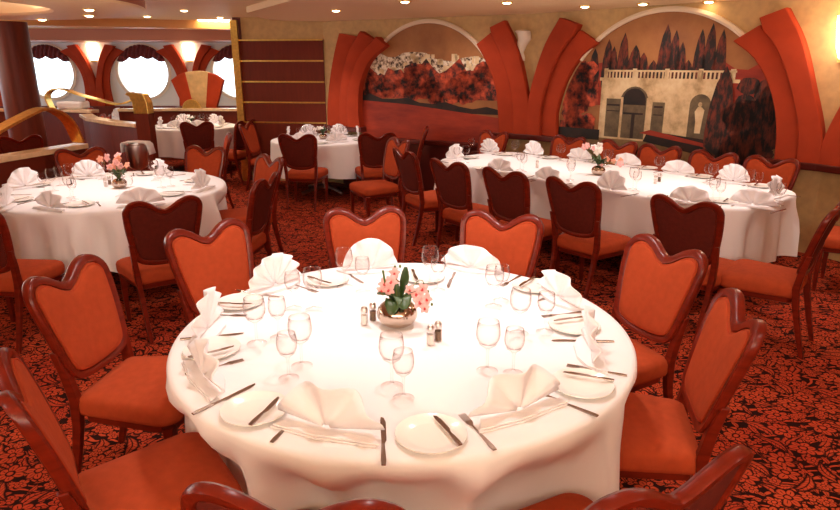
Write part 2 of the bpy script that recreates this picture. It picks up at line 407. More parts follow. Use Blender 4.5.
def cyp(x, z0, z1, w_): 
    return [(x-w_*.5, z0), (x+w_*.5, z0), (x+w_*.55, z0+(z1-z0)*.35), (x+w_*.4, z0+(z1-z0)*.65), (x+w_*.27, z0+(z1-z0)*.85), (x+w_*.10, z0+(z1-z0)*.95), (x, z1), (x-w_*.12, z0+(z1-z0)*.93), (x-w_*.30, z0+(z1-z0)*.82), (x-w_*.46, z0+(z1-z0)*.6), (x-w_*.55, z0+(z1-z0)*.3)]
cyps = [cyp(x, 1.5, z1, w_) for x, z1, w_ in [(.86, 1.93, .13), (1.03, 2.03, .13), (1.10, 1.95, .12), (1.22, 2.09, .14), (1.36, 1.96, .17), (1.46, 1.88, .15), (1.70, 2.16, .15), (1.80, 2.10, .13),
                                              (1.88, 1.98, .12), (2.07, 2.10, .12), (2.17, 2.15, .13), (2.28, 2.09, .12), (1.58, 1.80, .14), (1.96, 1.8, .13)]]
def arch(x, z0, z1, w_): return [(x-w_/2, z0), (x+w_/2, z0)]+[(x+w_/2*cos(pi*i/10), z1-w_/2+w_/2*sin(pi*i/10)) for i in range(11)]
bld = [rect(.98, 2.42, .85, 1.58), rect(.95, 2.50, 1.575, 1.61)]
balus = [rect(1.02+i*.042, 1.04+i*.042, 1.61, 1.68) for i in range(34)]+[rect(1.0, 2.46, 1.675, 1.695)]+[rect(x, x+.05, 1.6, 1.71) for x in (1.0, 1.35, 1.72, 2.08, 2.40)]
openings = [arch(1.40, .95, 1.52, .34), rect(1.06, 1.24, .95, 1.38), rect(1.62, 1.76, 1.0, 1.36), arch(2.14, 1.0, 1.46, .22)]
darks = [arch(1.40, 1.32, 1.50, .28), rect(1.385, 1.425, .95, 1.22), rect(1.28, 1.52, 1.215, 1.235), rect(1.07, 1.23, 1.30, 1.32), rect(1.64, 1.74, 1.30, 1.32), rect(1.07, 1.23, 1.24, 1.25), rect(1.64, 1.74, 1.22, 1.23)]
pil = [rect(1.84, 1.90, .9, 1.5), rect(1.94, 2.0, .9, 1.5), rect(1.24, 1.27, .9, 1.4), rect(1.55, 1.58, .9, 1.4)]
def statue(x, z): return [[(x-.03, z), (x+.03, z), (x+.04, z+.14), (x+.05, z+.24), (x+.02, z+.27), (x-.02, z+.27), (x-.05, z+.22), (x-.03, z+.12)], [(x+.022*cos(a), z+.295+.026*sin(a)) for a in [2*pi*i/10 for i in range(10)]]]
mural('villa_mural', f2, cu2, 1.0, 1.25, 1.29, .72, [(None, M['p_sky']),
      (strip([(.4+i*.12, 1.74+.05*sin(i*1.7)) for i in range(22)], 1.3), M['p_red']), (cyps, M['p_cypress']), (bld+balus, M['p_stone']), (openings, M['p_shade']),
      (darks, M['p_dark']), (pil+statue(2.14, 1.06), M['p_stone']), ([rect(.3, 3.0, .70, .93)], M['p_ground']),
      (clump(rg, .55, .86, 1.35, .42, 26, .14)+[rect(.45, .93, .93, 1.1)], M['p_foliage']),
      ([rect(.43, 1.0, .90, 1.02), [(1.55, .93), (2.9, .74), (2.9, .95), (1.6, 1.05)]], M['p_dark']),
      ([[(1.50, 1.02), (1.62, 1.06), (2.5, .92), (2.5, .89)]], M['p_red']),
      ([cyp(2.36, .8, 1.74, .26)]+clump(rg, 2.5, 2.9, 1.15, .4, 34, .16), M['p_cypress'])],
      'arched painted mural of a pale villa with dark cypress trees')
def arctrim(name, f, cu, cz, rx, rz, a0, a1, label):
    mb = MB(); n = 40; prev = None; rings = []
    for i in range(n+1):
        a = radians(a0+(a1-a0)*i/n)
        def q(d, off): return f.T(cu+(rx+d)*cos(a), cz+(rz+d)*sin(a), off)
        rings.append([q(-.01, 0), q(-.01, .035), q(.012, .045), q(.04, .035), q(.045, 0)])
    mb.rings(rings); o = mb.build(name, M['trimwhite']); tag(o, label, 'arch trim')
arctrim('arch_trim', f1, cu1, 1.05, 1.09, 1.24, 40, 140, 'cream arch moulding over the hillside town mural')
arctrim('arch_trim', f2, cu2, 1.0, 1.25, 1.29, 38, 142, 'cream arch moulding over the villa mural')

# V shaped pilasters ----------------------------------------------------
def arm(f, outer, inner, parent, name='pilaster_arm', split=.5, o1=.07, o2=.12, su=0, lift=.06, m_=None):
    n = 18
    O = spline([(a+su, b, 0) for a, b in outer], n); I = spline([(a+su, b, 0) for a, b in inner], n)
    Md = [O[i].lerp(I[i], split) for i in range(n)]
    Md2 = list(Md); Md2[-1] = Md[-1]+(Md[-1]-O[-1]).normalized()*.0+Vector((0, lift, 0))
    for nm, A, B, off in (('lower_band', O, Md, o1), ('upper_band', Md2, I, o2)):
        mb = MB(); rings = []
        for a, b in zip(A, B):
            r = .012
            e = (b-a).normalized()*r
            rings.append([f.T(a.x, a.y, .002), f.T(a.x, a.y, off-r), f.T(a.x+e.x, a.y+e.y, off), f.T(b.x-e.x, b.y-e.y, off), f.T(b.x, b.y, off-r), f.T(b.x, b.y, .002)])
        mb.rings(rings); mb.build(nm, m_ or M['V'], parent, sharp=30)
c = f1.T(f1.L, .9, .05)
v2 = empty('pilaster', (0, 0, 0)); tag(v2, 'orange V shaped wall pilaster standing between the two murals', 'pilaster')
arm(f1, [(2.50, .9), (2.47, 1.2), (2.42, 1.5), (2.28, 1.8), (2.15, 2.0)], [(2.91, .9), (2.91, 1.22), (2.83, 1.6), (2.71, 1.98), (2.54, 2.28)], v2, su=S1)
arm(f2, [(.44, .9), (.42, 1.2), (.52, 1.55), (.70, 1.83), (.92, 1.99)], [(0, .9), (0, 1.22), (.08, 1.6), (.22, 1.98), (.41, 2.28)], v2)
v3 = empty('pilaster', (0, 0, 0)); tag(v3, 'orange V shaped wall pilaster right of the villa mural around a lit sconce', 'pilaster')
arm(f2, [(2.93, .88), (2.90, 1.2), (2.80, 1.52), (2.62, 1.8), (2.40, 1.97)], [(f2.L, .88), (3.31, 1.16), (3.18, 1.55), (3.03, 1.95), (2.85, 2.25)], v3)
arm(f3, [(.55, .88), (.55, 1.2), (.63, 1.52), (.8, 1.8), (1.0, 1.97)], [(0, .88), (.03, 1.16), (.16, 1.55), (.32, 1.95), (.5, 2.25)], v3)
v1 = empty('pilaster', (0, 0, 0)); tag(v1, 'orange pilaster of three overlapping fins left of the town mural', 'pilaster')
def fin(outer, inner, off, nm='fin'):
    n = 16; O = spline([(a+S1, b, 0) for a, b in outer], n); I = spline([(a+S1, b, 0) for a, b in inner], n); mb = MB(); rings = []
    for a, b in zip(O, I):
        e = (b-a).normalized()*.015
        rings.append([f1.T(a.x, a.y, .002), f1.T(a.x, a.y, off-.015), f1.T(a.x+e.x, a.y+e.y, off), f1.T(b.x-e.x, b.y-e.y, off*.8), f1.T(b.x, b.y, off*.8-.01), f1.T(b.x, b.y, .002)])
    mb.rings(rings); mb.build(nm, M['V'], v1, sharp=30)
fin([(-.22, .88), (-.22, 1.1), (-.16, 1.5), (-.06, 1.9), (.04, 2.18)], [(.06, .88), (.06, 1.1), (.10, 1.5), (.20, 1.85), (.34, 2.13)], .10)
fin([(.02, .88), (.02, 1.1), (.07, 1.5), (.20, 1.9), (.42, 2.20)], [(.24, .88), (.22, 1.1), (.27, 1.5), (.42, 1.85), (.64, 2.08)], .14)
fin([(.2, .88), (.18, 1.1), (.24, 1.5), (.41, 1.86), (.70, 2.12)], [(.38, .88), (.36, 1.1), (.40, 1.5), (.58, 1.82), (.84, 2.0)], .18)
rail('trim_8', f1, .05, S1+.42, .88, .16, h=.07)

# plaster ornament between the arms, thin line above it
mb = MB()
n = 14; prof = [(.015, 1.80), (.03, 1.84), (.045, 1.90), (.07, 1.98), (.085, 2.05), (.09, 2.12), (.10, 2.15), (.06, 2.165), (.02, 2.17)]
g = [[f1.T(f1.L-.16+r*cos(pi+pi*j/n)*-1*1.0+.03*sin(z*22), z, .01+r*.9*sin(pi*j/n)) for j in range(n+1)] for r, z in prof]
mb.rings(g, cap=True); o = mb.build('plaster_ornament', M['plaster']); tag(o, 'white plaster ornament on marble between the two murals', 'wall ornament')

def sconce(T, u, z, label, w_=.11, h=.30):
    r = empty('wall_sconce', (0, 0, 0)); tag(r, label, 'wall lamp', 'glowing wall sconces')
    mb = MB(); n = 12
    mb.rings([[T(u+k*w_*cos(pi-pi*j/n), zz, .02+k*w_*.9*sin(pi*j/n)) for j in range(n+1)] for zz, k in ((z-h/2, .55), (z-h/4, .8), (z+h/4, 1), (z+h/2, 1.05))]); mb.build('lamp_shade', M['sconceglow'], r)
    mb = MB(); mb.prism([(u-w_*.5, z-h/2-.03), (u+w_*.5, z-h/2-.03), (u+w_*.5, z-h/2), (u-w_*.5, z-h/2)], 0, .06, T); mb.build('bracket', M['brass'], r, smooth=False)
sconce(f3.T, .05, 1.98, 'glowing wall sconce at the right edge inside the orange V', .13, .36)
p_ = f3.T(.1, 2.0, .35)
pl = bpy.data.lights.new('sconce_lamp', 'POINT'); pl.energy = 5; pl.color = WARM; pl.shadow_soft_size = .1
po = bpy.data.objects.new('sconce_lamp', pl); COL.objects.link(po); po.location = p_

# soffit along the mural wall
poly = [(-2.15, 8.7), (-2.1, 8.15), (-1.75, 7.5), (-1.2, 6.5), (-.4, 5.5), (.6, 4.3), (1.3, 2.8), (1.6, 1.0), (1.6, YB), (5.28, YB), (5.28, 3.1), (3.74, 5.84), (1.43, 8.24), (-1.4, 9.70), (-1.9, 9.6), (-2.1, 9.2)]
mb = MB(); mb.prism(poly, SZ, CZ, lambda u, v, w_: (u, v, w_)); o = mb.build('ceiling_soffit', M['ceil2'], smooth=False); tag(o, kind='structure')
# round ring ceiling at the left with a recess
mb = MB(); n = 48; cx, cy = -4.62, 6.1
mb.rings([[(cx+r*cos(2*pi*j/n), cy+r*sin(2*pi*j/n), z) for j in range(n)] for r, z in ((1.98, 2.29), (1.96, 2.27), (1.90, 2.26), (1.15, 2.26), (1.12, 2.28), (1.12, CZ))], cap=False)
o = mb.build('ceiling_ring', M['ceil2'], sharp=25); tag(o, kind='structure')
mb = MB(); mb.lathe([(1.97, CZ), (1.985, 2.36), (1.98, 2.29)], 48, cx, cy); o = mb.build('ceiling_ring_edge', M['brownbeam'], sharp=25); tag(o, kind='structure')
o = mb = MB(); mb.lathe([(1.12, 2.405), (1.0, 2.40), (.02, 2.40)], 40, cx, cy); o = mb.build('ceiling_recess', M['tanbeam']); tag(o, kind='structure')
g = empty('ceiling_fixture', (-4.55, 6.35, 2.25)); tag(g, 'square gold ceiling fixture hanging at the top left corner', 'ceiling fixture')
mb = MB(); mb.box(-.45, .30, -.4, .1, -.02, .06); mb.build('housing', M['gold'], g, smooth=False, bevel=.01)
mb = MB(); mb.box(-.6, -.2, -.30, .15, .06, .15); mb.build('canopy', M['tanbeam'], g, smooth=False, bevel=.01)
# beams towards the windows
def beam(name, a, b, wd, z0, z1, m_):
    d = Vector((b[0]-a[0], b[1]-a[1], 0)).normalized(); nn = Vector((-d.y, d.x, 0))*wd/2; A = Vector((*a, 0)); B = Vector((*b, 0))
    mb = MB(); mb.prism([((A-nn).x, (A-nn).y), ((B-nn).x, (B-nn).y), ((B+nn).x, (B+nn).y), ((A+nn).x, (A+nn).y)], z0, z1, lambda u, v, w_: (u, v, w_))
    o = mb.build(name, m_, smooth=False); tag(o, kind='structure')
beam('ceiling_beam', (-9.5, 8.6), (-2.8, 11.0), .35, 2.30, CZ, M['tanbeam'])
beam('ceiling_bulkhead', (XL, 13.45), (-2.7, 13.45), 1.1, 2.20, CZ, M['brownbeam'])

# window wall -----------------------------------------------------------
WZ = 1.60; WR = .54; WX = [-11.96, -9.94, -7.92, -5.90, -3.88]
mb = MB(); n = 48; edges = [XL]+[(WX[i]+WX[i+1])/2 for i in range(4)]+[-2.7]
for i, x in enumerate(WX):
    x0, x1 = edges[i], edges[i+1]; z0, z1 = 0, CZ; A = []; B = []
    for j in range(n):
        a = 2*pi*j/n+pi/4; ca, sa = cos(a), sin(a)
        A.append((x+WR*ca, YW, WZ+WR*sa))
        tx = ((x1-x)/ca if ca > 0 else (x0-x)/ca) if abs(ca) > 1e-6 else 1e9; tz = ((z1-WZ)/sa if sa > 0 else (z0-WZ)/sa) if abs(sa) > 1e-6 else 1e9; t = min(tx, tz)
        B.append((x+t*ca, YW, WZ+t*sa))
    # corners: snap nearest ring vertex
    for cxx in (x0, x1):
        for czz in (z0, z1):
            k = min(range(n), key=lambda q: hypot(B[q][0]-cxx, B[q][2]-czz)); B[k] = (cxx, YW, czz)
    b = len(mb.v); mb.v += A+B+[(p[0], YW+.22, p[2]) for p in A]
    for j in range(n):
        k = (j+1) % n; mb.face((b+j, b+k, b+n+k, b+n+j)); mb.face((b+j, b+2*n+j, b+2*n+k, b+k))
o = mb.build('wall_window', M['winwall'], sharp=30); tag(o, kind='structure')
names = ['round window hidden far left', 'round window far left', 'round window behind the wooden column', 'round window in the middle of the far wall', 'round window at the right end of the far wall']
for i, x in enumerate(WX):
    r = empty('window_%d' % (i+1), (x, YW, WZ)); tag(r, kind='structure')
    mb = MB(); mb.rings([[(rr*cos(2*pi*j/40), yy, rr*sin(2*pi*j/40)) for j in range(40)] for rr, yy in ((WR, .0), (WR+.05, -.0), (WR+.05, -.03), (WR-.01, -.03), (WR-.015, .1))], cap=False); mb.build('window_frame', M['plaster'], r)
    mb = MB(); b = 40; mb.v = [((WR+.005)*cos(2*pi*j/b), .16, (WR+.005)*sin(2*pi*j/b)) for j in range(b)]; mb.face(range(b)); mb.build('window_pane', M['pane'], r, smooth=False)
    if i < 2: continue
    # swagged valance in the top of the opening
    mb = MB(); cols = 40; rows = 8; G = []
    for q in range(rows+1):
        row = []
        for k in range(cols+1):
            xx = -.50+k/cols*1.0; top = (WR+.02)*math.sqrt(max(0, 1-(xx/(WR+.02))**2)); bot = .30-.05*abs(sin((xx+.5)*4*pi))-.10*(abs(xx)/.5)**2 + .02
            bot = min(bot, top-.02); z = top+(bot-top)*q/rows
            row.append((xx, .02+.018*sin(xx*70+q*.6)-.03*sin(pi*q/rows), z))
        G.append(row)
    mb.rings(G, cap=False, closed=False); v = mb.build('valance', M['valance'])
    v.location = (x, YW-.06, WZ); tag(v, 'dark red swagged valance in the ' + names[i], 'window valance', 'swagged window valances')
    sm = v.modifiers.new('s', 'SOLIDIFY'); sm.thickness = .01
fw = Facet((XL, YW), (-2.7, YW))
for i in range(4):
    cx = (WX[i]+WX[i+1])/2; u = cx-XL
    if i < 1: continue
    r = empty('window_pilaster', (0, 0, 0)); tag(r, ['', 'orange V shaped window pilaster left of the wooden column', 'orange V shaped window pilaster just right of the wooden column', 'orange V shaped window pilaster behind the freestanding V screen'][i], 'pilaster', 'orange pilasters between the round windows')
    for s in (-1, 1):
        arm(fw, [(u+s*.30, .9), (u+s*.27, 1.3), (u+s*.31, 1.6), (u+s*.45, 1.85), (u+s*.68, 2.02)], [(u+s*.0, .9), (u+s*.0, 1.32), (u+s*.06, 1.6), (u+s*.16, 1.9), (u+s*.31, 2.16)], r, lift=.04)
    sconce(fw.T, u, 2.0, ['', 'glowing sconce left of the wooden column', 'glowing sconce in the orange V right of the wooden column', 'glowing sconce in the orange V above the freestanding screen'][i], .11, .32)
mb = MB(); mb.box(XL, -2.7, YW-.18, YW-.02, 0, .9); o = mb.build('wall_window_dado', M['panel'], smooth=False); tag(o, kind='structure')

# wooden column
mb = MB(); mb.lathe([(.235, 0), (.235, 2.32)], 36, -5.72, 9.3, cap=True); o = mb.build('column', M['column']); tag(o, kind='structure')

# downlights ------------------------------------------------------------
def make_dl():
    r = empty('downlight'); mb = MB(); mb.lathe([(.062, .012), (.062, -.006), (.045, -.008), (.042, .012)], 20); mb.build('trim_ring', M['brass'], r)
    mb = MB(); mb.lathe([(.044, .004), (.040, -.010), (.025, -.017), (.001, -.019)], 20); mb.build('bulb', M['lampglow'], r); return r
DL = make_dl()
dls = [(336, 10, SZ, 'above the wood panelling end'), (507, 2, SZ, 'above the plaster ornament'), (405, 1, SZ, 'above the hillside town mural'), (585, 6, SZ, 'above the left part of the villa mural'), (643, 3.5, SZ, 'above the middle of the villa mural'), (709, 1.2, SZ, 'above the right part of the villa mural'),
       (184, 10, CZ, 'in the open ceiling right of the ceiling ring'), (220, 17, CZ, 'beside the bright panel near the brass post'), (147, 16, CZ, 'just right of the ceiling ring edge'), (125, 24, CZ, 'behind the ceiling ring near the beam'), (89, 9, 2.26, 'nearer one on the ceiling ring'), (89, 15, 2.26, 'farther one on the ceiling ring'), (42, 19, 2.26, 'at the far rim of the ceiling ring'), (169, 27, CZ, 'beyond the tan beam above the middle window'), (213, 29, CZ, 'beyond the tan beam above the right window')]
for px, py, z, ph in dls:
    x, y = at(px, py, z); inst(DL, (x, y, z-.002), 0, 'round glowing ceiling downlight ' + ph, 'downlight', 'round ceiling downlights')
px, py = at(223, 22, CZ)
mb = MB(); mb.box(px-.25, px+.25, py-.5, py+.7, CZ-.012, CZ-.001); o = mb.build('light_panel', M['lampglow'], smooth=False); tag(o, 'bright square ceiling light panel near the brass post', 'ceiling light')

# ================================================================== CHAIR
HT = .96
def outl(s=0.0, n=64):
    """heart-topped back outline (x, t) with inset s; t = height along the back above .50"""
    half = [(0, .385), (.035, .402), (.085, .437), (.135, .457), (.180, .456), (.218, .436), (.240, .40), (.243, .36), (.236, .28), (.224, .20), (.210, .12), (.196, .065), (.165, .025), (.11, .004), (.05, -.004), (0, -.006)]
    P = spline([(x, t, 0) for x, t in half], n//2+1)
    pts = [(p.x, p.y) for p in P]+[(-p.x, p.y) for p in P[-2:0:-1]]
    if not s: return pts
    N = len(pts); out = []
    for i in range(N):
        a, b = pts[i-2], pts[(i+2) % N]; tx, ty = b[0]-a[0], b[1]-a[1]; L = hypot(tx, ty) or 1
        out.append((pts[i][0]+(-ty/L)*(-s)*-1*-1, pts[i][1]+(tx/L)*(-s)*-1*-1))
    # orientation check: inset must shrink
    if max(p[0] for p in out) > max(p[0] for p in pts):
        out = [(2*p[0]-q[0], 2*p[1]-q[1]) for p, q in zip(pts, out)]
    return out
def backT(x, t, off):
    """off: +forward"""
    y = -.215-.24*t-.02*(t/.46)**2+.45*x*x; return (x, y+off, .50+t*.985)
def make_chair():
    r = empty('dining_chair'); Wd = .036
    mb = MB(); prof = [(0, .010), (.005, .019), (Wd-.006, .019), (Wd, .010), (Wd, -.012), (Wd-.006, -.019), (.005, -.019), (0, -.010)]
    rr = [[backT(x, t, o) for x, t in outl(s)] for s, o in prof]; rr.append(rr[0]); mb.rings(rr, cap=False); mb.build('backrest_frame', M['wood'], r, sharp=60)
    def pad(side, depth, m_, nm):
        o = outl(Wd-.002); cx, ct = 0, .20; mb = MB(); R = []
        for k, (sc_, b) in enumerate([(1, 0), (.985, .45), (.95, .75), (.88, .92), (.7, 1.0), (.4, 1.02), (.08, 1.03)]):
            R.append([backT(cx+(x-cx)*sc_, ct+(t-ct)*sc_, side*(.006+depth*b)) for x, t in o])
        mb.rings(R, cap=True); mb.build(nm, m_, r, sharp=70)
    pad(1, .024, M['orange'], 'backrest_cushion'); pad(-1, .008, M['backfab'], 'back_panel')
    mb = MB(); o = outl(Wd+.006); mb.tube([backT(x, t, .0215) for x, t in o]+[backT(*o[0], .0215)], .0035, 6, cap=False); mb.build('piping', M['welt'], r)
    # seat cushion: rounded trapezoid
    def sout(k, inset=0):
        pts = []
        fw_, bw, y0, y1 = .245-inset, .205-inset, -.215+inset, .235-inset
        cs = [(fw_, y1, .07, 0), (-fw_, y1, .07, 90), (-bw, y0, .04, 180), (bw, y0, .04, 270)]
        for x, y, rad, a0 in cs:
            cx = x-math.copysign(rad, x); cy = y-math.copysign(rad, y)
            for q in range(k+1):
                a = radians(a0+90*q/k); pts.append((cx+rad*cos(a), cy+rad*sin(a)))
        return pts
    mb = MB(); mb.rings([[(x, y, z) for x, y in sout(6, i)] for i, z in ((.02, .372), (.004, .378), (0, .395), (0, .432), (.006, .450), (.022, .462), (.06, .471), (.10, .475), (.125, .476))]); mb.build('seat', M['orange'], r, sharp=70)
    mb = MB(); mb.rings([[(x, y, z) for x, y in sout(4, i)] for i, z in ((.028, .335), (.02, .34), (.02, .373))]); mb.build('seat_rail', M['wood'], r, sharp=50)
    for s in (-1, 1):
        mb = MB(); R = []
        for x, y, z, w_ in ((.205, .190, 0, .013), (.208, .195, .15, .016), (.208, .195, .36, .022)):
            R.append([(s*x+a*w_, y+b*w_, z) for a, b in ((-1, -1), (1, -1), (1, 1), (-1, 1))])
        mb.rings(R); mb.build('leg', M['wood'], r, smooth=False, bevel=.004)
        mb = MB(); R = []
        for x, y, z, w_ in ((.175, -.300, 0, .014), (.178, -.262, .14, .016), (.184, -.222, .32, .019), (.190, -.208, .44, .021), (.200, -.226, .56, .019), (.212, -.252, .66, .014)):
            R.append([(s*x+a*w_*.85, y+b*w_, z) for a, b in ((-1, -1), (1, -1), (1, 1), (-1, 1))])
        mb.rings(R); mb.build('leg', M['wood'], r, smooth=False, bevel=.004)
    return r
CHAIR = make_chair()
chairs = []
def chair(bx, by, fx, fy, label, group=None, dist=.335):
    """back-top position and the point it faces"""
    d = Vector((fx-bx, fy-by)).normalized(); x, y = bx+d.x*dist, by+d.y*dist
    rz = atan2(d.y, d.x)-pi/2
    o = inst(CHAIR, (x, y, 0), rz, label, 'chair', group); chairs.append((x, y, d.x, d.y)); return o

# ================================================================== TABLE PIECES
def round_table(cx, cy, R, label, cloth_label, dents=(), seed=0, hem=.27, nf=11, amp=.04):
    rg = random.Random(seed)
    t = empty('dining_table', (cx, cy, 0)); tag(t, label, 'table')
    mb = MB(); mb.lathe([(R-.02, .70), (R-.005, .715), (R-.005, .738), (R-.015, .744), (.01, .744)], 48); mb.build('tabletop', M['railwood'], t)
    mb = MB(); mb.lathe([(.06, .06), (.045, .12), (.045, .60), (.09, .70)], 20, cap=True); mb.build('pedestal', M['silver'], t)
    for k in range(4):
        a = pi/4+k*pi/2; mb = MB(); mb.tube([(0, 0, .10), (.2*cos(a), .2*sin(a), .075), (.40*cos(a), .40*sin(a), .028)], [.035, .028, .022], 10); mb.build('foot', M['silver'], t)
    n = 144; ph = [rg.uniform(0, 2*pi) for _ in range(6)]; rings = []
    prof = [(0, .750), (.4, .750), (.8, .750), (.95, .750), (.985, .749), (1.0, .744), (1.008, .732), (1.012, .71), (1.014, .68), (1.016, .65), (1.017, .61), (1.018, .57), (1.02, .52), (1.024, .44), (1.028, .36), (1.03, hem)]
    for q, (kr, z) in enumerate(prof[1:]):
        ring = []
        for j in range(n):
            a = 2*pi*j/n; t_ = max(0, (.735-z)/(.735-hem))
            w_ = (1-2*abs(sin((nf*a+ph[0]+.9*sin(2*a+ph[1])+.6*sin(5*a))/2))**.8)*.75+sin((nf*2-3)*a+ph[2]+sin(3*a+ph[5]))*.35+sin((nf-4)*a+ph[3])*.4
            fa = min(1, t_*2.4)**.9; r = R*kr+amp*w_*fa+.015*t_
            for (da, dr, dw) in dents:
                dd = (a-da+pi) % (2*pi)-pi; s_ = max(0, 1-(abs(dd)/dw)**4) if abs(dd) < dw else 0
                zz = min(1, max(0, (.72-z)/.24)); zz = zz*zz*(3-2*zz); lim = dr*(1/max(.5, cos(dd)))-amp*.45+amp*.45*w_
                if r > lim and s_ > 0: r = r+(lim-r)*(s_**.5)*zz
            zz2 = z+(.02*sin(3*a+ph[4]) if q == len(prof)-2 else 0)
            ring.append((r*cos(a), r*sin(a), zz2))
        rings.append(ring)
    mb = MB(); mb.rings(rings, cap=False); b = len(mb.v); mb.v.append((0, 0, .75))
    for j in range(n): mb.face((b, j, (j+1) % n))
    o = mb.build('tablecloth', M['cloth'], sharp=80); o.location = (cx, cy, 0); tag(o, cloth_label, 'tablecloth')
    return o

def make_napkin(pl=4, tall=1.0, spread=1.0, amp=.016):
    r = empty('fan_napkin'); mb = MB()
    R = .150; lines = 2*pl+1; sub = 4; rad = [.012, .05, .09, .125, 1]; G = []
    for q, rr in enumerate([.012, .05, .09, .12, R]):
        row = []
        for j in range((lines-1)*sub+1):
            f = j/sub; k = int(f); t = f-k; th = radians(6)+radians(168)*f/(lines-1)
            tri = (1-t*2 if k % 2 == 0 else -1+t*2); tri = sin(tri*pi/2)*.75+tri*.25
            d = amp*tri*rr/R; out = rr*(1+.025*tri*(rr > .1))
            x = cos(th)*out*spread; z = sin(th)*out*tall
            row.append((x, d+z*.10+.004, z+.014))
        G.append(row)
    mb.rings(G, cap=False, closed=False); o = mb.build('fan', M['napkin'], r, sharp=75); s_ = o.modifiers.new('s', 'SOLIDIFY'); s_.thickness = .0035; s_.offset = 0
    mb = MB()
    for k, (dx, z0) in enumerate(((0, 0), (.007, .0066))):
        poly = [(-.165+dx, -.028+.004*k), (-.02, -.040+.004*k), (.165+dx, -.026+.004*k), (.120, .035), (.05, .060), (-.05, .060), (-.12, .035)]
        mb.prism(poly, z0, z0+.0055, lambda u, v, w_: (u, v, w_))
    mb.build('folded_base', M['napkin'], r, smooth=False, bevel=.0015)
    return r
NAP = make_napkin(4, .80, 1.10); NAPF = make_napkin(3, .86, 1.10, .022); NAP2 = make_napkin(5, 1.08, .92); NAP3 = make_napkin(7, 1.05, .95)

def glass_profile(h, br, bh, fr):
    z1 = h-bh
    return [(fr, .0), (fr, .0025), (fr*.6, .006), (.008, .010), (.0045, .02), (.0040, z1-.012), (.007, z1-.002), (br*.35, z1+.004), (br*.72, z1+bh*.16), (br*.94, z1+bh*.36), (br, z1+bh*.52), (br*.97, z1+bh*.75), (br*.86, h), (br*.84, h), (br*.95, z1+bh*.75), (br*.975, z1+bh*.52), (br*.91, z1+bh*.37), (br*.68, z1+bh*.2), (.004, z1+.012)]
def make_glass(name, h, br, bh, fr):
    mb = MB(); mb.lathe(glass_profile(h, br, bh, fr), 28); b = len(mb.v)
    return mb.build(name, M['glass'], sharp=120)
GL = make_glass('wine_goblet', .185, .041, .098, .037); GS = make_glass('wine_glass', .165, .034, .085, .034)

mb = MB(); mb.lathe([(.0005, .003), (.06, .003), (.066, .004), (.098, .013), (.101, .0145), (.102, .012), (.07, .0), (.062, -.001), (.0005, -.001)], 40)
PLATE = mb.build('bread_plate', M['china'], sharp=60)

def flat(poly, t=.0022, z=0):
    m_ = MB(); m_.prism(poly, z, z+t, lambda u, v, w_: (u, v, w_)); return m_
def make_knife(name, L):
    r = empty(name); h = L*.42
    m_ = flat([(-.006, -L/2), (.006, -L/2), (.0075, -L/2+.02), (.0045, -L/2+h), (-.0045, -L/2+h), (-.0075, -L/2+.02)], .0045); m_.build('handle', M['cutlery'], r, smooth=False, bevel=.0012)
    m_ = flat([(-.004, -L/2+h-.002), (.004, -L/2+h-.002), (.010, -L/2+h+.015), (.010, L/2-.03), (.004, L/2-.005), (-.004, L/2), (-.006, L/2-.02)], .0018, .001); m_.build('blade', M['cutlery'], r, smooth=False)
    return r
KN = make_knife('table_knife', .235); BK = make_knife('butter_knife', .165)
def make_fork():
    r = empty('table_fork'); L = .20
    m_ = flat([(-.006, -L/2), (.006, -L/2), (.0075, -L/2+.02), (.003, -L/2+.10), (.003, .03), (.011, .05), (.011, .058), (-.011, .058), (-.011, .05), (-.003, .03), (-.003, -L/2+.10), (-.0075, -L/2+.02)], .003); m_.build('handle', M['cutlery'], r, smooth=False, bevel=.0008)
    m_ = MB()
    for k in range(4): m_.prism([(-.011+k*.0063, .056), (-.0085+k*.0063, .056), (-.009+k*.0063, L/2), (-.0105+k*.0063, L/2)], .0, .0025, lambda u, v, w_: (u, v, w_))
    m_.build('tines', M['cutlery'], r, smooth=False); return r
FK = make_fork()

TZ = .7510
rj = random.Random(11)
def on(px, py, z=.75):
    x, y = at(px, py, z); return x, y
def place_setting(cx, cy, a, Rn, where, grp, plates=True, cutlery=True, glasses=True, nap=None, nx=None, jit=.0, base=None):
    """a: direction from the table centre to the diner (radians); Rn distance of the napkin from centre."""
    ca, sa = cos(a), sin(a)
    def P(r, s):   # s to the diner's right
        return (cx+ca*(Rn+r)-sa*s, cy+sa*(Rn+r)+ca*s)
    ro = a+pi/2
    x, y = P(0, 0) if nx is None else nx
    # napkin's fan leans inwards (its +y is away from the diner)
    inst(nap or NAP, (x, y, TZ), ro+rj.uniform(-.12, .12), 'white fan folded napkin ' + where, 'napkin', grp+' napkins')
    if plates:
        x, y = P(-.01, -.235); inst(PLATE, (x, y, TZ+.001), 0, 'round cream bread plate ' + where, 'plate', grp+' bread plates')
        inst(BK, (P(-.01, -.20)[0], P(-.01, -.20)[1], TZ+.0175), ro+.25, 'silver butter knife resting on the plate ' + where, 'knife', grp+' butter knives')
    if cutlery:
        inst(FK, (*P(.0, -.115), TZ), ro+.1, 'silver fork lying left of the napkin ' + where, 'fork', grp+' forks')
        inst(KN, (*P(.0, .185), TZ), ro-.05, 'silver table knife lying right of the napkin ' + where, 'knife', grp+' table knives')
    if glasses:
        inst(GL, (*P(-.24, .06+rj.uniform(-.02, .02)), TZ), 0, 'large stemmed glass ' + where, 'glass', grp+' glasses')
        inst(GS, (*P(-.19, .13+rj.uniform(-.02, .02)), TZ), 0, 'small stemmed glass ' + where, 'glass', grp+' glasses')

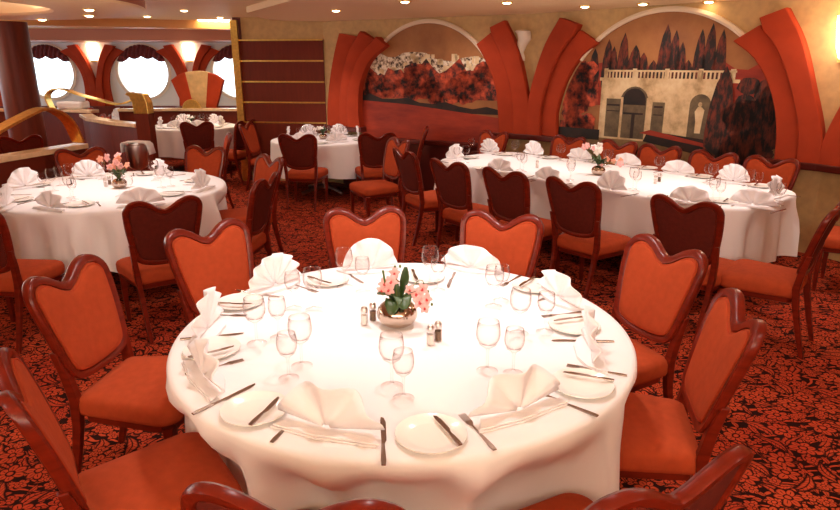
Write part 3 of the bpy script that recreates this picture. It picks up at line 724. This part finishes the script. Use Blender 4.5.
# ------------------------------------------------------------------ nearest table
T1 = (-.065, 2.31); R1t = .875
c1 = [((364, 207), 'orange dining chair facing us behind the nearest table, left of centre'),
      ((504, 212), 'orange dining chair facing us behind the nearest table, right of centre'),
      ((672, 242), 'orange dining chair at the right rear of the nearest table'),
      ((748, 305), 'orange dining chair angled at the right side of the nearest table'),
      ((687, 472), 'dining chair seen from behind in the bottom right corner'),
      ((286, 496), 'dining chair whose curved top rail pokes up at bottom left of centre'),
      ((0, 372), 'orange dining chair cut off by the left edge at the bottom'),
      ((58, 266), 'orange dining chair left of the nearest table beside bare carpet'),
      ((203, 224), 'orange dining chair at the left rear of the nearest table')]
cpos = []
for (px, py), lb in c1:
    x, y = at(px, py, .95); fx, fy = T1
    chair(x, y, fx, fy, lb, 'chairs around the nearest round table')
    cpos.append(chairs[-1])
dents = [(atan2(y-T1[1], x-T1[0]) % (2*pi), hypot(x-T1[0], y-T1[1])-.265, .36) for x, y, _, _ in cpos]
round_table(*T1, R1t, 'large round dining table in the foreground hidden under white cloth', 'white tablecloth draped over the nearest large round table', dents, 5, .25, 13, .055)
ang = [(-108, (326, 433), 'at the front left of the nearest table', NAPF), (-62, (520, 415), 'at the front right of the nearest table', NAPF), (-12, (592, 354), 'at the right side of the nearest table', NAP2),
       (22, (560, 300), 'at the right rear of the nearest table', NAP), (60, (472, 270), 'at the back of the nearest table, right of the vase', NAP), (101, (370, 271), 'at the back of the nearest table, left of the vase', NAP2),
       (142, (275, 288), 'at the left rear of the nearest table', NAP3), (178, (207, 332), 'at the left side of the nearest table', NAP2), (212, (203, 380), 'at the lower left of the nearest table', NAP)]
for a, p, wh, nk in ang:
    place_setting(T1[0], T1[1], radians(a), .62, wh, 'nearest table', glasses=False, nap=nk, nx=on(*p), plates=False, cutlery=False)
pl1 = [((431, 434), 30, 'at the front centre of the nearest table'), ((255, 409), 65, 'at the lower left of the nearest table'), ((582, 384), 15, 'at the right front of the nearest table'), ((574, 325), 100, 'at the right side of the nearest table'),
       ((534, 286), 150, 'at the right rear of the nearest table'), ((424, 277), -170, 'at the back centre of the nearest table'), ((328, 280), -170, 'at the back left of the nearest table'), ((240, 302), -110, 'at the left rear of the nearest table'), ((212, 349), -90, 'at the left side of the nearest table')]
for (px, py), a, wh in pl1:
    x, y = on(px, py, .76); d = Vector((x-T1[0], y-T1[1])).normalized(); s_ = Vector((-d.y, d.x)); ro = atan2(d.y, d.x)+pi/2
    inst(PLATE, (x, y, TZ+.001), 0, 'round cream bread plate ' + wh, 'plate', 'bread plates on the nearest table')
    q = Vector((x, y))+s_*.045; inst(BK, (q.x, q.y, TZ+.0175), ro+.3, 'silver butter knife resting on the plate ' + wh, 'knife', 'butter knives on the nearest table')
    q = Vector((x, y))+s_*.135-d*.01; inst(FK, (q.x, q.y, TZ), ro+.28, 'silver fork beside the bread plate ' + wh, 'fork', 'forks on the nearest table')
    q = Vector((x, y))-s_*.135-d*.0; inst(KN, (q.x, q.y, TZ), ro-.05, 'silver table knife beside the bread plate ' + wh, 'knife', 'table knives on the nearest table')
gl1 = [((392, 387), (403.5, 399), 'in front of the silver vase'), ((302, 366.5), (289, 379), 'at the left front of the nearest table'), ((257, 344), (279, 338), 'at the left of the nearest table'), ((314, 310), (294, 309), 'at the left rear of the nearest table'),
       ((345, 287), (363, 292), 'at the back just left of the vase'), ((430, 285), (438, 291), 'at the back just right of the vase'), ((493.5, 307), (501, 301), 'at the right rear of the nearest table'), ((519, 334), (544.5, 332.5), 'at the right side of the nearest table'), ((487, 371.5), (513, 374), 'at the right front of the nearest table')]
for a, b, wh in gl1:
    inst(GL, (*on(*a), TZ), 0, 'large stemmed wine glass ' + wh, 'glass', 'large glasses on the nearest table')
    inst(GS, (*on(*b), TZ), 0, 'smaller stemmed wine glass ' + wh, 'glass', 'small glasses on the nearest table')

# salt and pepper
def make_shaker(nm, fill):
    r = empty(nm)
    mb = MB(); mb.lathe([(.014, 0), (.015, .004), (.015, .05), (.013, .056), (.012, .056), (.013, .05), (.013, .004), (.001, .003)], 16); mb.build('jar', M['glass'], r)
    mb = MB(); mb.lathe([(.0125, .004), (.0125, .043)], 14, cap=True); mb.build('filling', fill, r)
    mb = MB(); mb.lathe([(.0145, .054), (.0155, .058), (.0155, .066), (.012, .076), (.006, .081), (.0005, .082)], 16); mb.build('cap', M['silver'], r)
    return r
SA = make_shaker('salt_shaker', M['salt']); PE = make_shaker('pepper_shaker', M['pepper'])
inst(SA, (*on(364.5, 325), TZ), 0, 'salt shaker left of the silver vase', 'shaker'); inst(PE, (*on(373, 321), TZ), 0, 'pepper shaker left of the silver vase', 'shaker')
inst(SA, (*on(430.5, 345), TZ), 0, 'salt shaker right of the silver vase', 'shaker'); inst(PE, (*on(438, 341), TZ), 0, 'pepper shaker right of the silver vase', 'shaker')

# vase and orchids
def vase(x, y, s, label):
    mb = MB(); prof = [(.03, 0), (.045, .002), (.066, .016), (.079, .036), (.082, .054), (.077, .074), (.064, .090), (.050, .099), (.046, .103), (.043, .101), (.05, .09), (.06, .08), (.055, .03), (.001, .01)]
    mb.lathe([(r*s, z*s) for r, z in prof], 36); o = mb.build('silver_vase', M['polished'], sharp=80); o.location = (x, y, TZ); tag(o, label, 'vase'); return o
def petal_verts(mb, c, ax, nrm, L, W):
    """a cupped petal as a fan grid"""
    side = ax.cross(nrm).normalized(); rows = []
    for q in range(5):
        t = q/4; w_ = W*sin(pi*(.12+.80*t))
        rows.append([tuple(c+ax*L*t+side*w_*k+nrm*(L*.18*sin(pi*t*.9)-abs(k)*W*.2)) for k in (-1, -.5, 0, .5, 1)])
    mb.rings(rows, cap=False, closed=False)
def blossom(c, nrm, s, parent, m_=None, lip=True, rot=0):
    nrm = nrm.normalized(); a = nrm.cross(Vector((0, 0, 1))); a = a.normalized() if a.length > .1 else Vector((1, 0, 0)); b = nrm.cross(a).normalized()
    mb = MB()
    for k in range(5):
        an = rot+2*pi*k/5; ax = a*cos(an)+b*sin(an); petal_verts(mb, c, ax, nrm, s, s*(.48 if k % 2 else .36))
    o = mb.build('blossom', m_ or M['petal'], parent, sharp=90)
    if lip:
        mb = MB(); petal_verts(mb, c+nrm*.002, (b*.8+nrm*.5).normalized(), nrm, s*.45, s*.22); mb.tube([tuple(c), tuple(c+nrm*s*.25)], [s*.10, s*.06], 6); mb.build('lip', M['lip'], o)
def leaf(c, pts, W, parent, m_=None):
    P = spline([Vector(p) for p in pts], 9); mb = MB(); rows = []
    for i, p in enumerate(P):
        d = (P[min(i+1, 8)]-P[max(i-1, 0)]).normalized(); s_ = d.cross(Vector((0, 0, 1))); s_ = s_.normalized() if s_.length > .05 else Vector((1, 0, 0)); up = s_.cross(d)
        w_ = W*sin(pi*min(1, .08+.86*i/8))**.7
        rows.append([tuple(p+s_*w_*k+up*abs(k)*w_*.35) for k in (-1, -.5, 0, .5, 1)])
    mb.rings(rows, cap=False, closed=False); o = mb.build('leaf', m_ or M['leaf'], parent); sm = o.modifiers.new('s', 'SOLIDIFY'); sm.thickness = .0015
V = Vector
vx, vy = on(397.5, 325)
vase(vx, vy, 1.0, 'round silver bowl vase in the centre of the nearest table')
oc = empty('orchid_arrangement', (vx, vy, TZ+.10)); tag(oc, 'pink orchids with dark leaves in the round silver vase', 'flowers')
for pts, W in [([(0, 0, -.02), (-.03, -.02, .03), (-.075, -.04, .045)], .03), ([(0, 0, -.02), (.02, -.04, .03), (.03, -.085, .0)], .036), ([(0, 0, -.02), (-.01, -.05, .02), (-.02, -.09, -.02)], .034),
               ([(.01, .01, -.02), (.03, .02, .06), (.035, .03, .135)], .022), ([(-.01, 0, -.02), (.05, .0, .03), (.06, -.03, .05)], .026), ([(0, 0, -.02), (-.02, .04, .05), (-.06, .07, .05)], .026)]:
    leaf(None, pts, W, oc)
for pts, r_ in [([(-.01, 0, -.02), (-.04, .0, .05), (-.055, .0, .13)], .0045), ([(0, 0, -.02), (-.03, .01, .06), (-.06, -.01, .03)], .002), ([(.0, 0, -.02), (.05, 0, .05), (.095, .01, .088), (.115, -.01, .04), (.11, -.03, -.01)], .0018), ([(0, 0, -.02), (-.005, .01, .09), (-.01, .02, .13)], .002)]:
    mb = MB(); P = spline(pts, 12); mb.tube(P, r_, 6); mb.build('stem', M['stem'], oc)
for c_, s_, rt in [((-.05, .0, .075), .026, 0), ((-.022, -.01, .088), .028, .5), ((-.01, .01, .115), .024, .9), ((-.032, -.015, .055), .026, .2), ((-.062, -.01, .05), .022, .7),
                   ((.075, -.02, .04), .030, .3), ((.10, -.02, .06), .026, .1), ((.088, -.035, .012), .030, .8), ((.115, -.03, .022), .026, .5), ((.05, -.015, .055), .022, .4), ((.108, -.045, -.01), .022, .9)]:
    blossom(V(c_), V((rj.uniform(-.3, .3), -1, .35)), s_, oc, rot=rt)
for c_ in [(.13, -.02, .02), (.122, -.01, .045), (.137, -.02, -.005), (-.008, .02, .137), (.012, .02, .14)]:
    mb = MB(); mb.lathe([(.001, -.007), (.005, -.003), (.005, .003), (.001, .008)], 8); o = mb.build('bud', M['stem'], oc); o.location = c_

# ------------------------------------------------------------------ table two (left)
T2 = (-2.62, 5.27); R2 = .93
n0 = len(chairs)
for (bx, by), *fc, lb in [((-2.72, 3.62), 'dark backed dining chair cut off by the left edge, at the left table'),
                     ((-1.60, 3.87), 'dark backed dining chair in front of the left round table'),
                     ((-1.14, 4.72), (-2.14, 4.84), 'narrow looking dark backed chair right of the left round table'),
                     ((-1.36, 5.82), (-2.16, 5.15), 'orange chair seen at an angle right of the left round table'),
                     ((-3.44, 6.40), 'orange dining chair behind the left table beside the ice bucket'),
                     ((-2.20, 6.55), 'orange dining chair behind the left table below the farthest left table')]:
    chair(bx, by, *(fc[0] if fc else T2), lb, 'chairs around the left round table')
round_table(*T2, R2, 'round dining table at the left under a white cloth', 'white tablecloth draped over the left round table',
            [(atan2(y-T2[1], x-T2[0]) % (2*pi), hypot(x-T2[0], y-T2[1])-.265, .34) for x, y, _, _ in chairs[n0:]], 9, .28, 15, .055)
for a, p, wh, nk in [(-112, (50, 210), 'at the front left of the left table', NAP), (-62, (141, 206), 'at the front right of the left table', NAP), (-5, (203, 190), 'at the right edge of the left table', NAP2),
                     (48, (163, 177), 'at the back right of the left table', NAP3), (108, (89, 178), 'at the back left of the left table', NAP3), (150, (25, 188), 'at the far left of the left table', NAP2), (190, (6, 208), 'at the left picture edge on the left table', NAP2)]:
    place_setting(T2[0], T2[1], radians(a), .66, wh, 'left table', nap=nk, nx=on(*p))
mb = None
vase(*on(120, 188), .75, 'small silver vase with peach flowers on the left table')
bq = empty('flower_bouquet', (*on(120, 188), TZ+.07)); tag(bq, 'peach flowers with green leaves on the left round table', 'flowers')
def bouquet(bq, n, spread, h, mats, lean=(0, 0), leaves=6, s=.03):
    for k in range(n):
        c_ = V((rj.gauss(0, spread)+lean[0], rj.gauss(0, spread)+lean[1], h*rj.uniform(.45, 1.0)))
        blossom(c_, V((rj.uniform(-.6, .6), -1, rj.uniform(0, .8))), s*rj.uniform(.8, 1.15), bq, m_=rj.choice(mats), lip=False, rot=rj.random())
        mb = MB(); mb.tube([(0, 0, 0), tuple(c_*.5+V((0, 0, .01))), tuple(c_)], .0018, 5); mb.build('stem', M['stem'], bq)
    for k in range(leaves):
        a = rj.uniform(0, 2*pi); r_ = rj.uniform(.05, .09); leaf(None, [(0, 0, 0), (r_*.5*cos(a), r_*.5*sin(a), .05), (r_*cos(a), r_*sin(a), rj.uniform(.03, .10))], .022, bq)
bouquet(bq, 14, .035, .20, [M['rose'], M['rose'], M['petal']], (-.03, 0), 7, .034)
inst(SA, (*on(106, 187), TZ), 0, 'salt shaker beside the peach flowers', 'shaker'); inst(PE, (*on(110, 185), TZ), 0, 'pepper shaker beside the peach flowers', 'shaker')

# ice bucket on its stand
ib = empty('ice_bucket', (-3.02, 6.75, 0)); tag(ib, 'silver ice bucket on a stand with a white towel behind the left table', 'ice bucket')
mb = MB(); mb.lathe([(.085, .70), (.10, .72), (.118, .94), (.128, .95), (.128, .96), (.112, .955), (.09, .75), (.001, .74)], 28); mb.build('bucket', M['silver'], ib)
mb = MB(); mb.lathe([(.14, 0), (.14, .02), (.03, .04), (.015, .08), (.015, .66), (.09, .70)], 24); mb.build('stand', M['silver'], ib)
mb = MB(); mb.rings([[(x, y*(1), z) for x, z in ((-.14, .86), (-.135, .955), (-.12, .968), (0, .975), (.12, .968), (.15, .94), (.17, .84))] for y in (-.07, -.02, .03, .08)], cap=False, closed=False)
o = mb.build('towel', M['napkin'], ib); sm = o.modifiers.new('s', 'SOLIDIFY'); sm.thickness = .012

# ------------------------------------------------------------------ long table (right)
A_ = V((.36-.40*.644, 6.62+.40*.765)); dL = V((.644, -.765)); nL = V((.765, .644)); LL = 3.36; WL = 1.24     # near-left corner, direction along, across
def LT(u, v): p = A_+dL*u+nL*v; return (p.x, p.y)
n0 = len(chairs)
def lchair(u, v, sgn, lb, da=0):
    x, y = LT(u, v); d = nL*sgn; chair(x, y, x+d.x+da*dL.x, y+d.y+da*dL.y, lb, 'chairs around the long table')
near = []
for (px, py), lb in [((446, 160), 'dark backed chair at the left end of the long table near side'), ((502, 169), 'second dark backed chair from the left along the long table'), ((570, 179), 'dark backed chair in the middle of the long table near side'), ((684, 198), 'dark backed chair at the right end of the long table near side')]:
    x, y = at(px, py, .95); chair(x, y, x+nL.x, y+nL.y, lb, 'chairs around the long table'); near.append((x, y))
for (px, py), lb in [((472, 133), 'leftmost orange chair behind the long table'), ((561, 137), 'second orange chair from the left behind the long table'), ((614, 141), 'third orange chair from the left behind the long table'), ((654, 146), 'third orange chair from the right behind the long table'), ((705, 153), 'second orange chair from the right behind the long table'), ((764, 159), 'rightmost orange chair behind the long table')]:
    x, y = at(px, py, .95); dd = (V((x, y))-A_).dot(nL)
    k = max(0, WL+.60-dd); x += nL.x*k*.5; y += nL.y*k*.5
    chair(x, y, x-nL.x, y-nL.y, lb, 'chairs around the long table')
# end chairs
x, y = at(828, 205, .95); chair(x+.08, y, x-.66, y+.62, 'dark backed chair at the right picture edge by the long table')
chair(3.72, 4.62, 2.9, 5.3, 'orange seated chair half hidden at the far right end of the long table')
x, y = -.18, 6.25; chair(x, y, x+.92, y+.5, 'orange and dark chair turned sideways at the left end of the long table')
tl = empty('banquet_table', (*A_, 0)); tag(tl, 'long banquet table by the murals under a white cloth', 'table')
ao = atan2(dL.y, dL.x)
def rrect(L, W, r, k=10):
    pts = []
    for x, y, a0 in ((L-r, W-r, 0), (r, W-r, 90), (r, r, 180), (L-r, r, 270)):
        for q in range(k+1): a = radians(a0+90*q/k); pts.append((x+r*cos(a), y+r*sin(a)))
    return pts
def dens(pts, step=.035):
    out = []
    for i in range(len(pts)):
        a, b = V(pts[i]), V(pts[(i+1) % len(pts)]); n = max(1, int((b-a).length/step))
        for q in range(n): out.append(tuple(a.lerp(b, q/n)))
    return out
tl.rotation_euler = (0, 0, ao)
mb = MB(); mb.prism(rrect(LL-.02, WL-.02, .27), .70, .742, lambda u, v, w_: (u+.01, v+.01, w_)); mb.build('tabletop', M['railwood'], tl, smooth=False)
for u in (.5, LL-.5):
    mb = MB(); mb.box(u-.04, u+.04, .2, WL-.2, .0, .05); mb.box(u-.03, u+.03, WL/2-.03, WL/2+.03, .05, .70); mb.build('leg', M['dkmetal'], tl, smooth=False, bevel=.005)
base = dens(rrect(LL, WL, .30)); N = len(base); cen = V((LL/2, WL/2)); s_acc = 0; rings = []; sA = [0]
for i in range(N): sA.append(sA[-1]+(V(base[(i+1) % N])-V(base[i])).length)
peri = sA[-1]
locs = [((V((x, y))-A_).dot(dL), (V((x, y))-A_).dot(nL)) for x, y, _, _ in chairs[n0:]]
for kr, z in [(-.30, .75), (-.03, .75), (-.010, .749), (0, .743), (.006, .73), (.008, .70), (.010, .64), (.014, .56), (.018, .46), (.02, .36), (.022, .26)]:
    ring = []
    for i in range(N):
        a, b = V(base[i-1]), V(base[(i+1) % N]); t = (b-a).normalized(); nn = V((t.y, -t.x)); ph = sA[i]/peri*2*pi; t_ = max(0, (.73-z)/.47)
        w_ = ((1-2*abs(sin((30*ph+1.5*sin(3*ph))/2))**.8)*.7+sin(17*ph+.7+sin(5*ph))*.6)*.036*min(1, t_*2.2)**.9
        corner = abs(base[i][0]-cen.x) > LL/2-.32 and abs(base[i][1]-cen.y) > WL/2-.32
        if corner: w_ = w_*1.6+.02*t_
        p = V(base[i])+nn*(kr+w_) if kr > -.2 else cen.lerp(V(base[i]), .55)
        zz = min(1, max(0, (.70-z)/.2))
        for lu, lv in locs:
            if abs(p.x-lu) < .30 and lv < .3 and p.y < WL/2: lim = lv+.26; f_ = min(1, (.30-abs(p.x-lu))/.06); p = V((p.x, p.y+max(0, lim-p.y)*f_*zz))
            if abs(p.x-lu) < .30 and lv > WL-.3 and p.y > WL/2: lim = lv-.26; f_ = min(1, (.30-abs(p.x-lu))/.06); p = V((p.x, p.y-max(0, p.y-lim)*f_*zz))
        ring.append((p.x, p.y, z))
    rings.append(ring)
mb = MB(); mb.rings(rings, cap=False); mb.face(range(N)); o = mb.build('tablecloth', M['cloth'], sharp=80); o.location = (*A_, 0); o.rotation_euler = (0, 0, ao); tag(o, 'white tablecloth draped over the long banquet table', 'tablecloth')
def lset(px, py, side, wh, nk, k=0):
    x, y = on(px, py); a = atan2(-nL.y, -nL.x) if side == 'near' else atan2(nL.y, nL.x)
    if side == 'left': a = atan2(-dL.y, -dL.x)
    if side == 'right': a = atan2(dL.y, dL.x)
    ca, sa = cos(a), sin(a)
    place_setting(x-ca*.6, y-sa*.6, a, .6, wh, 'long table', nap=nk)
L_ = ' of the long table'
for px, py, sd, wh, nk in [(490, 153, 'far', 'at the left of the far side'+L_, NAP3), (534, 156, 'far', 'second from left on the far side'+L_, NAP2), (580, 160, 'far', 'left of the orchids on the far side'+L_, NAP), (627, 166, 'far', 'right of the orchids on the far side'+L_, NAP), (678, 174, 'far', 'second from right on the far side'+L_, NAP), (733, 183, 'far', 'at the right of the far side'+L_, NAP3),
                           (454, 160, 'left', 'at the left end'+L_, NAP2), (499, 172, 'near', 'at the left of the near side'+L_, NAP), (547, 182, 'near', 'second from left on the near side'+L_, NAP), (610, 192, 'near', 'in the middle of the near side'+L_, NAP2), (689, 204, 'near', 'second from right on the near side'+L_, NAP), (752, 207, 'near', 'at the right of the near side'+L_, NAP), (775, 198, 'right', 'at the right end'+L_, NAP2)]:
    lset(px, py, sd, wh, nk)
vase(*on(598, 175), .8, 'low silver vase with orchids on the long table')
bq = empty('orchid_arrangement', (*on(598, 175), TZ+.08)); tag(bq, 'white and pink orchids with leaves on the long table', 'flowers')
bouquet(bq, 8, .05, .20, [M['whitepetal'], M['petal']], (-.03, 0), 9, .034); bouquet(bq, 5, .05, .06, [M['petal'], M['rose']], (.14, -.02), 3, .034)
inst(SA, (*on(537, 168), TZ), 0, 'salt shaker left of the orchids on the long table', 'shaker'); inst(SA, (*on(655, 184), TZ), 0, 'salt shaker right of the orchids on the long table', 'shaker'); inst(PE, (*on(659, 182), TZ), 0, 'pepper shaker right of the orchids on the long table', 'shaker')

# ------------------------------------------------------------------ table three (middle back)
T3 = (-1.36, 9.0-.05); R3 = .72; n0 = len(chairs)
for (bx, by), fc, lb in [((-1.50, 7.72), T3, 'dark backed chair in front of the middle round table, left one'), ((-.52, 7.85), (-.75, 9.0), 'dark backed chair in front of the middle round table, right one'),
                         ((-.42, 9.62), (-1.2, 8.9), 'orange dining chair behind the middle table next to the town mural'), ((.10, 8.60), (-1.4, 8.6), 'orange chair seen from the side right of the middle table'),
                         ((-2.52, 9.2), (-1.3, 9.0), 'dark chair seen from the side left of the middle table')]:
    chair(bx, by, *fc, lb, 'chairs around the middle round table')
chair(-.22, 7.25, -1.07, 6.75, 'orange heart backed chair facing us right of the middle table')
round_table(*T3, R3, 'round dining table in the middle back under white cloth', 'white tablecloth draped over the middle back round table',
            [(atan2(y-T3[1], x-T3[0]) % (2*pi), hypot(x-T3[0], y-T3[1])-.265, .34) for x, y, _, _ in chairs[n0:n0+5]], 12, .30, 10, .03)
for a, wh, nk in [(-120, 'at the front left of the middle back table', NAP), (-60, 'at the front right of the middle back table', NAP), (10, 'at the right of the middle back table', NAP2), (70, 'at the back right of the middle back table', NAP3), (125, 'at the back left of the middle back table', NAP3), (180, 'at the left of the middle back table', NAP2)]:
    place_setting(*T3, radians(a), .50, wh, 'middle back table', nap=nk, cutlery=False)
vase(T3[0], T3[1], .7, 'small silver vase on the middle back table'); bq = empty('flower_bouquet', (*T3, TZ+.07)); tag(bq, 'green leaves and white flowers on the middle back table', 'flowers'); bouquet(bq, 5, .04, .12, [M['whitepetal']], (-.05, 0), 10, .03)

# ------------------------------------------------------------------ table four (far left back)
T5 = (-3.90, 10.95); R5 = .74; n0 = len(chairs)
for (bx, by), fc, lb in [((-3.30, 9.45), (-3.6, 11), 'dark backed chair in front of the farthest left round table'), ((-5.2, 10.1), T5, 'orange seated chair left of the farthest left table behind the post'),
                         ((-3.05, 12.1), (-3.6, 11.0), 'orange chair beside the brass post behind the farthest left table'), ((-2.62, 9.72), (-3.9, 10.2), 'reddish chair back between the two far tables')]:
    chair(bx, by, *fc, lb, 'chairs around the farthest left table')
chair(-2.30, 7.75, -3.4, 7.35, 'chair seen edge on with a shiny edge between the left tables')
round_table(*T5, R5, 'round dining table at the far left under white cloth', 'white tablecloth draped over the farthest left round table',
            [(atan2(y-T5[1], x-T5[0]) % (2*pi), hypot(x-T5[0], y-T5[1])-.265, .34) for x, y, _, _ in chairs[n0:n0+4]], 21, .30, 10, .03)
for a, wh, nk in [(-145, 'at the front left of the farthest left table', NAP2), (-60, 'at the front right of the farthest left table', NAP), (0, 'at the right of the farthest left table', NAP2), (60, 'at the back right of the farthest left table', NAP3), (125, 'at the back left of the farthest left table', NAP3), (-100, 'at the front of the farthest left table', NAP)]:
    place_setting(*T5, radians(a), .52, wh, 'farthest left table', nap=nk, cutlery=False)
vase(*T5, .7, 'small silver vase on the farthest left table'); bq = empty('flower_bouquet', (*T5, TZ+.07)); tag(bq, 'small green plant with white flowers on the farthest left table', 'flowers'); bouquet(bq, 4, .03, .10, [M['whitepetal']], (0, 0), 8, .03)

# ------------------------------------------------------------------ partitions with marble rails and brass
def partition(name, pts, h, label, th=.10):
    r = empty(name, (0, 0, 0)); tag(r, label, 'partition')
    P = [V((a, b)) for a, b in pts]
    def off(i, w_):
        d = (P[min(i+1, len(P)-1)]-P[max(i-1, 0)]).normalized(); return P[i]+V((-d.y, d.x))*w_
    for nm, w_, z0, z1, m_ in (('panel', th/2, 0, h-.05, M['panel']), ('rail', th/2+.045, h-.05, h, M['railmarble'])):
        mb = MB(); mb.rings([[(*off(i, -w_), z0), (*off(i, w_), z0), (*off(i, w_), z1), (*off(i, -w_), z1)] for i in range(len(P))]); mb.build(nm, m_, r, smooth=False, bevel=.006)
    return r
partition('partition', [(-4.15, 4.4), (-3.86, 5.79), (-3.62, 6.78)], .95, 'low red partition with a marble rail left of the left table')
def band(name, path, wd, m_, label, cat, axis=(0, 1)):
    """flat metal ribbon that follows path (x,y,z) with width along axis"""
    P = spline(path, 30); mb = MB(); ax = V((axis[0], axis[1], 0)).normalized()*wd/2; R = []
    for i, p in enumerate(P):
        d = (P[min(i+1, 29)]-P[max(i-1, 0)]).normalized(); nn = d.cross(ax.normalized())*.012
        R.append([tuple(p-ax-nn), tuple(p+ax-nn), tuple(p+ax+nn), tuple(p-ax+nn)])
    mb.rings(R); o = mb.build(name, m_, sharp=50); tag(o, label, cat); return o
band('brass_arch', [(-4.05, 4.9, 1.08), (-3.88, 5.6, 1.12), (-3.84, 5.8, 1.18), (-3.79, 6.1, 1.27), (-3.74, 6.38, 1.335), (-3.70, 6.55, 1.29), (-3.66, 6.68, 1.18), (-3.63, 6.76, .965)], .15, M['brass'], 'curved brass arch on the low partition at the left', 'brass arch', (.9, -.25))
pr = partition('partition', [(-5.35, 10.3), (-4.9, 9.6), (-4.3, 9.0), (-3.72, 8.55)], 1.0, 'curved red partition with a marble rail right of the brass arch')
# post with brass cap
po_ = empty('partition_post', (-3.62, 8.45, 0)); tag(po_, 'square wooden post with a brass cap between the two left tables', 'post')
mb = MB(); mb.box(-.09, .09, -.09, .09, 0, 1.14); mb.build('shaft', M['panel'], po_, smooth=False, bevel=.006)
mb = MB(); mb.rings([[(x, y*1.0, z) for y in (-.095, .095)][0:2]+[(x2, y, z2) for y in (.095, -.095)][0:2] for (x, z), (x2, z2) in [((-.095, 1.14), (.095, 1.14)), ((-.10, 1.28), (.09, 1.28)), ((-.13, 1.36), (.05, 1.385)), ((-.18, 1.385), (-.15, 1.41))]]); mb.build('cap', M['brass'], po_, smooth=False, bevel=.006)
partition('partition', [(-5.6, 12.0), (-4.6, 12.15), (-2.85, 12.1)], .97, 'long low partition with a marble rail behind the farthest left table')
partition('partition', [(-8.6, 11.3), (-7.0, 11.7), (-5.65, 11.2)], 1.0, 'low partition with a marble rail by the round windows')
band('brass_arch', [(-6.55, 11.5, 1.0), (-6.6, 11.5, 1.2), (-6.5, 11.5, 1.32), (-6.3, 11.5, 1.34), (-6.0, 11.45, 1.25), (-5.6, 11.3, 1.17), (-5.2, 11.2, 1.1), (-4.9, 11.3, 1.2)], .17, M['brass'], 'small brass arch on the far partition below the window pilaster', 'brass arch', (0, 1))
# freestanding V screen
fs = empty('v_screen', (-4.20, 12.38, 0)); fs.scale = (.9, 1, .98); tag(fs, 'freestanding V shaped screen with orange sides and marble centre behind the farthest table', 'screen')
ff = Facet((-.5, .0), (.5, .0))
for nm, poly, o0, o1, m_ in [('marble_panel', [(.36, .2), (.64, .2), (.66, 1.0), (.80, 1.62), (.70, 1.66), (.5, 1.675), (.3, 1.66), (.20, 1.62), (.34, 1.0)], -.05, .05, M['marble']),
                             ('side_panel', [(.22, .2), (.38, .2), (.37, 1.0), (.26, 1.64), (.10, 1.60), (-.05, 1.50), (.15, 1.0)], -.06, .07, M['V']),
                             ('side_panel', [(.78, .2), (.85, 1.0), (1.05, 1.50), (.90, 1.60), (.74, 1.64), (.63, 1.0), (.62, .2)], -.06, .07, M['V'])]:
    mb = MB(); mb.prism(poly, o0, o1, ff.T); mb.build(nm, m_, fs, smooth=False, bevel=.008)
mb = MB(); mb.box(-.25, .25, -.08, .08, 0, .2); mb.build('base', M['railwood'], fs, smooth=False)
mb = MB(); n = 20; mb.prism([(.17*cos(pi*i/n), .16*sin(pi*i/n)) for i in range(n+1)], -.03, .03, lambda u, v, w_: (u, w_, v)); o = mb.build('brass_shell', M['brass'], smooth=False, bevel=.008); o.location = (-4.28, 12.12, .971); tag(o, 'round topped brass ornament standing on the far marble rail', 'ornament')
# brass objects by the post
mb = MB(); mb.lathe([(.07, 0), (.08, .02), (.03, .05), (.03, .08), (.09, .12), (.10, .18), (.07, .25), (.03, .27)], 20, cap=True); o = mb.build('brass_urn', M['brass']); o.location = (-3.02, 12.1, .971); tag(o, 'small brass urn on the marble rail beside the brass post', 'urn')

# ------------------------------------------------------------------ window side tables and chairs
k = 0
for (x, y, R, wh) in [(-7.9, 12.7, .6, 'below the window behind the column'), (-5.75, 12.75, .55, 'below the middle round window')]:
    t = round_table(x, y, R, 'small round table '+wh, 'white tablecloth on the table '+wh, (), 30+k, .3, 9, .03); k += 1
    for a, w2 in [(-100, 'front'), (0, 'right'), (150, 'left')]:
        place_setting(x, y, radians(a), .38, w2+' side on the table '+wh, 'window table', nap=NAP2, cutlery=False)
for bx, by, fx, fy, lb in [(-7.0, 11.72, -7.9, 12.7, 'chair at the window table just right of the column'), (-8.9, 11.95, -7.9, 12.7, 'chair at the window table left of the column'), (-4.85, 12.95, -5.9, 12.7, 'chair right of the table under the middle round window'), (-6.75, 12.9, -5.9, 12.6, 'chair left of the table under the middle round window'), (-4.6, 13.3, -3.8, 13.0, 'chair under the right round window behind the screen'),
                           (-4.75, 7.55, -6.0, 9.5, 'dark chair under the brass arch right of the column'), (-5.75, 7.6, -5.2, 9.0, 'dark chair below the wooden column'), (-6.6, 8.3, -5.6, 9.9, 'chair at the left edge behind the low partition'), (-5.3, 10.9, -6.2, 10.0, 'orange chair behind the curved partition')]:
    chair(bx, by, fx, fy, lb)
bx0 = MB(); bx0.box(-.22, .22, -.16, .16, 0, .13); o = bx0.build('silvery_stand_in', M['napkin'], smooth=False, bevel=.03); o.location = (-6.15, 11.47, 1.001); o.hide_render = False; tag(o, 'pale block standing in for silvery objects on the far partition rail', 'stand-in')  # plain block in place of the silvery objects on this rail
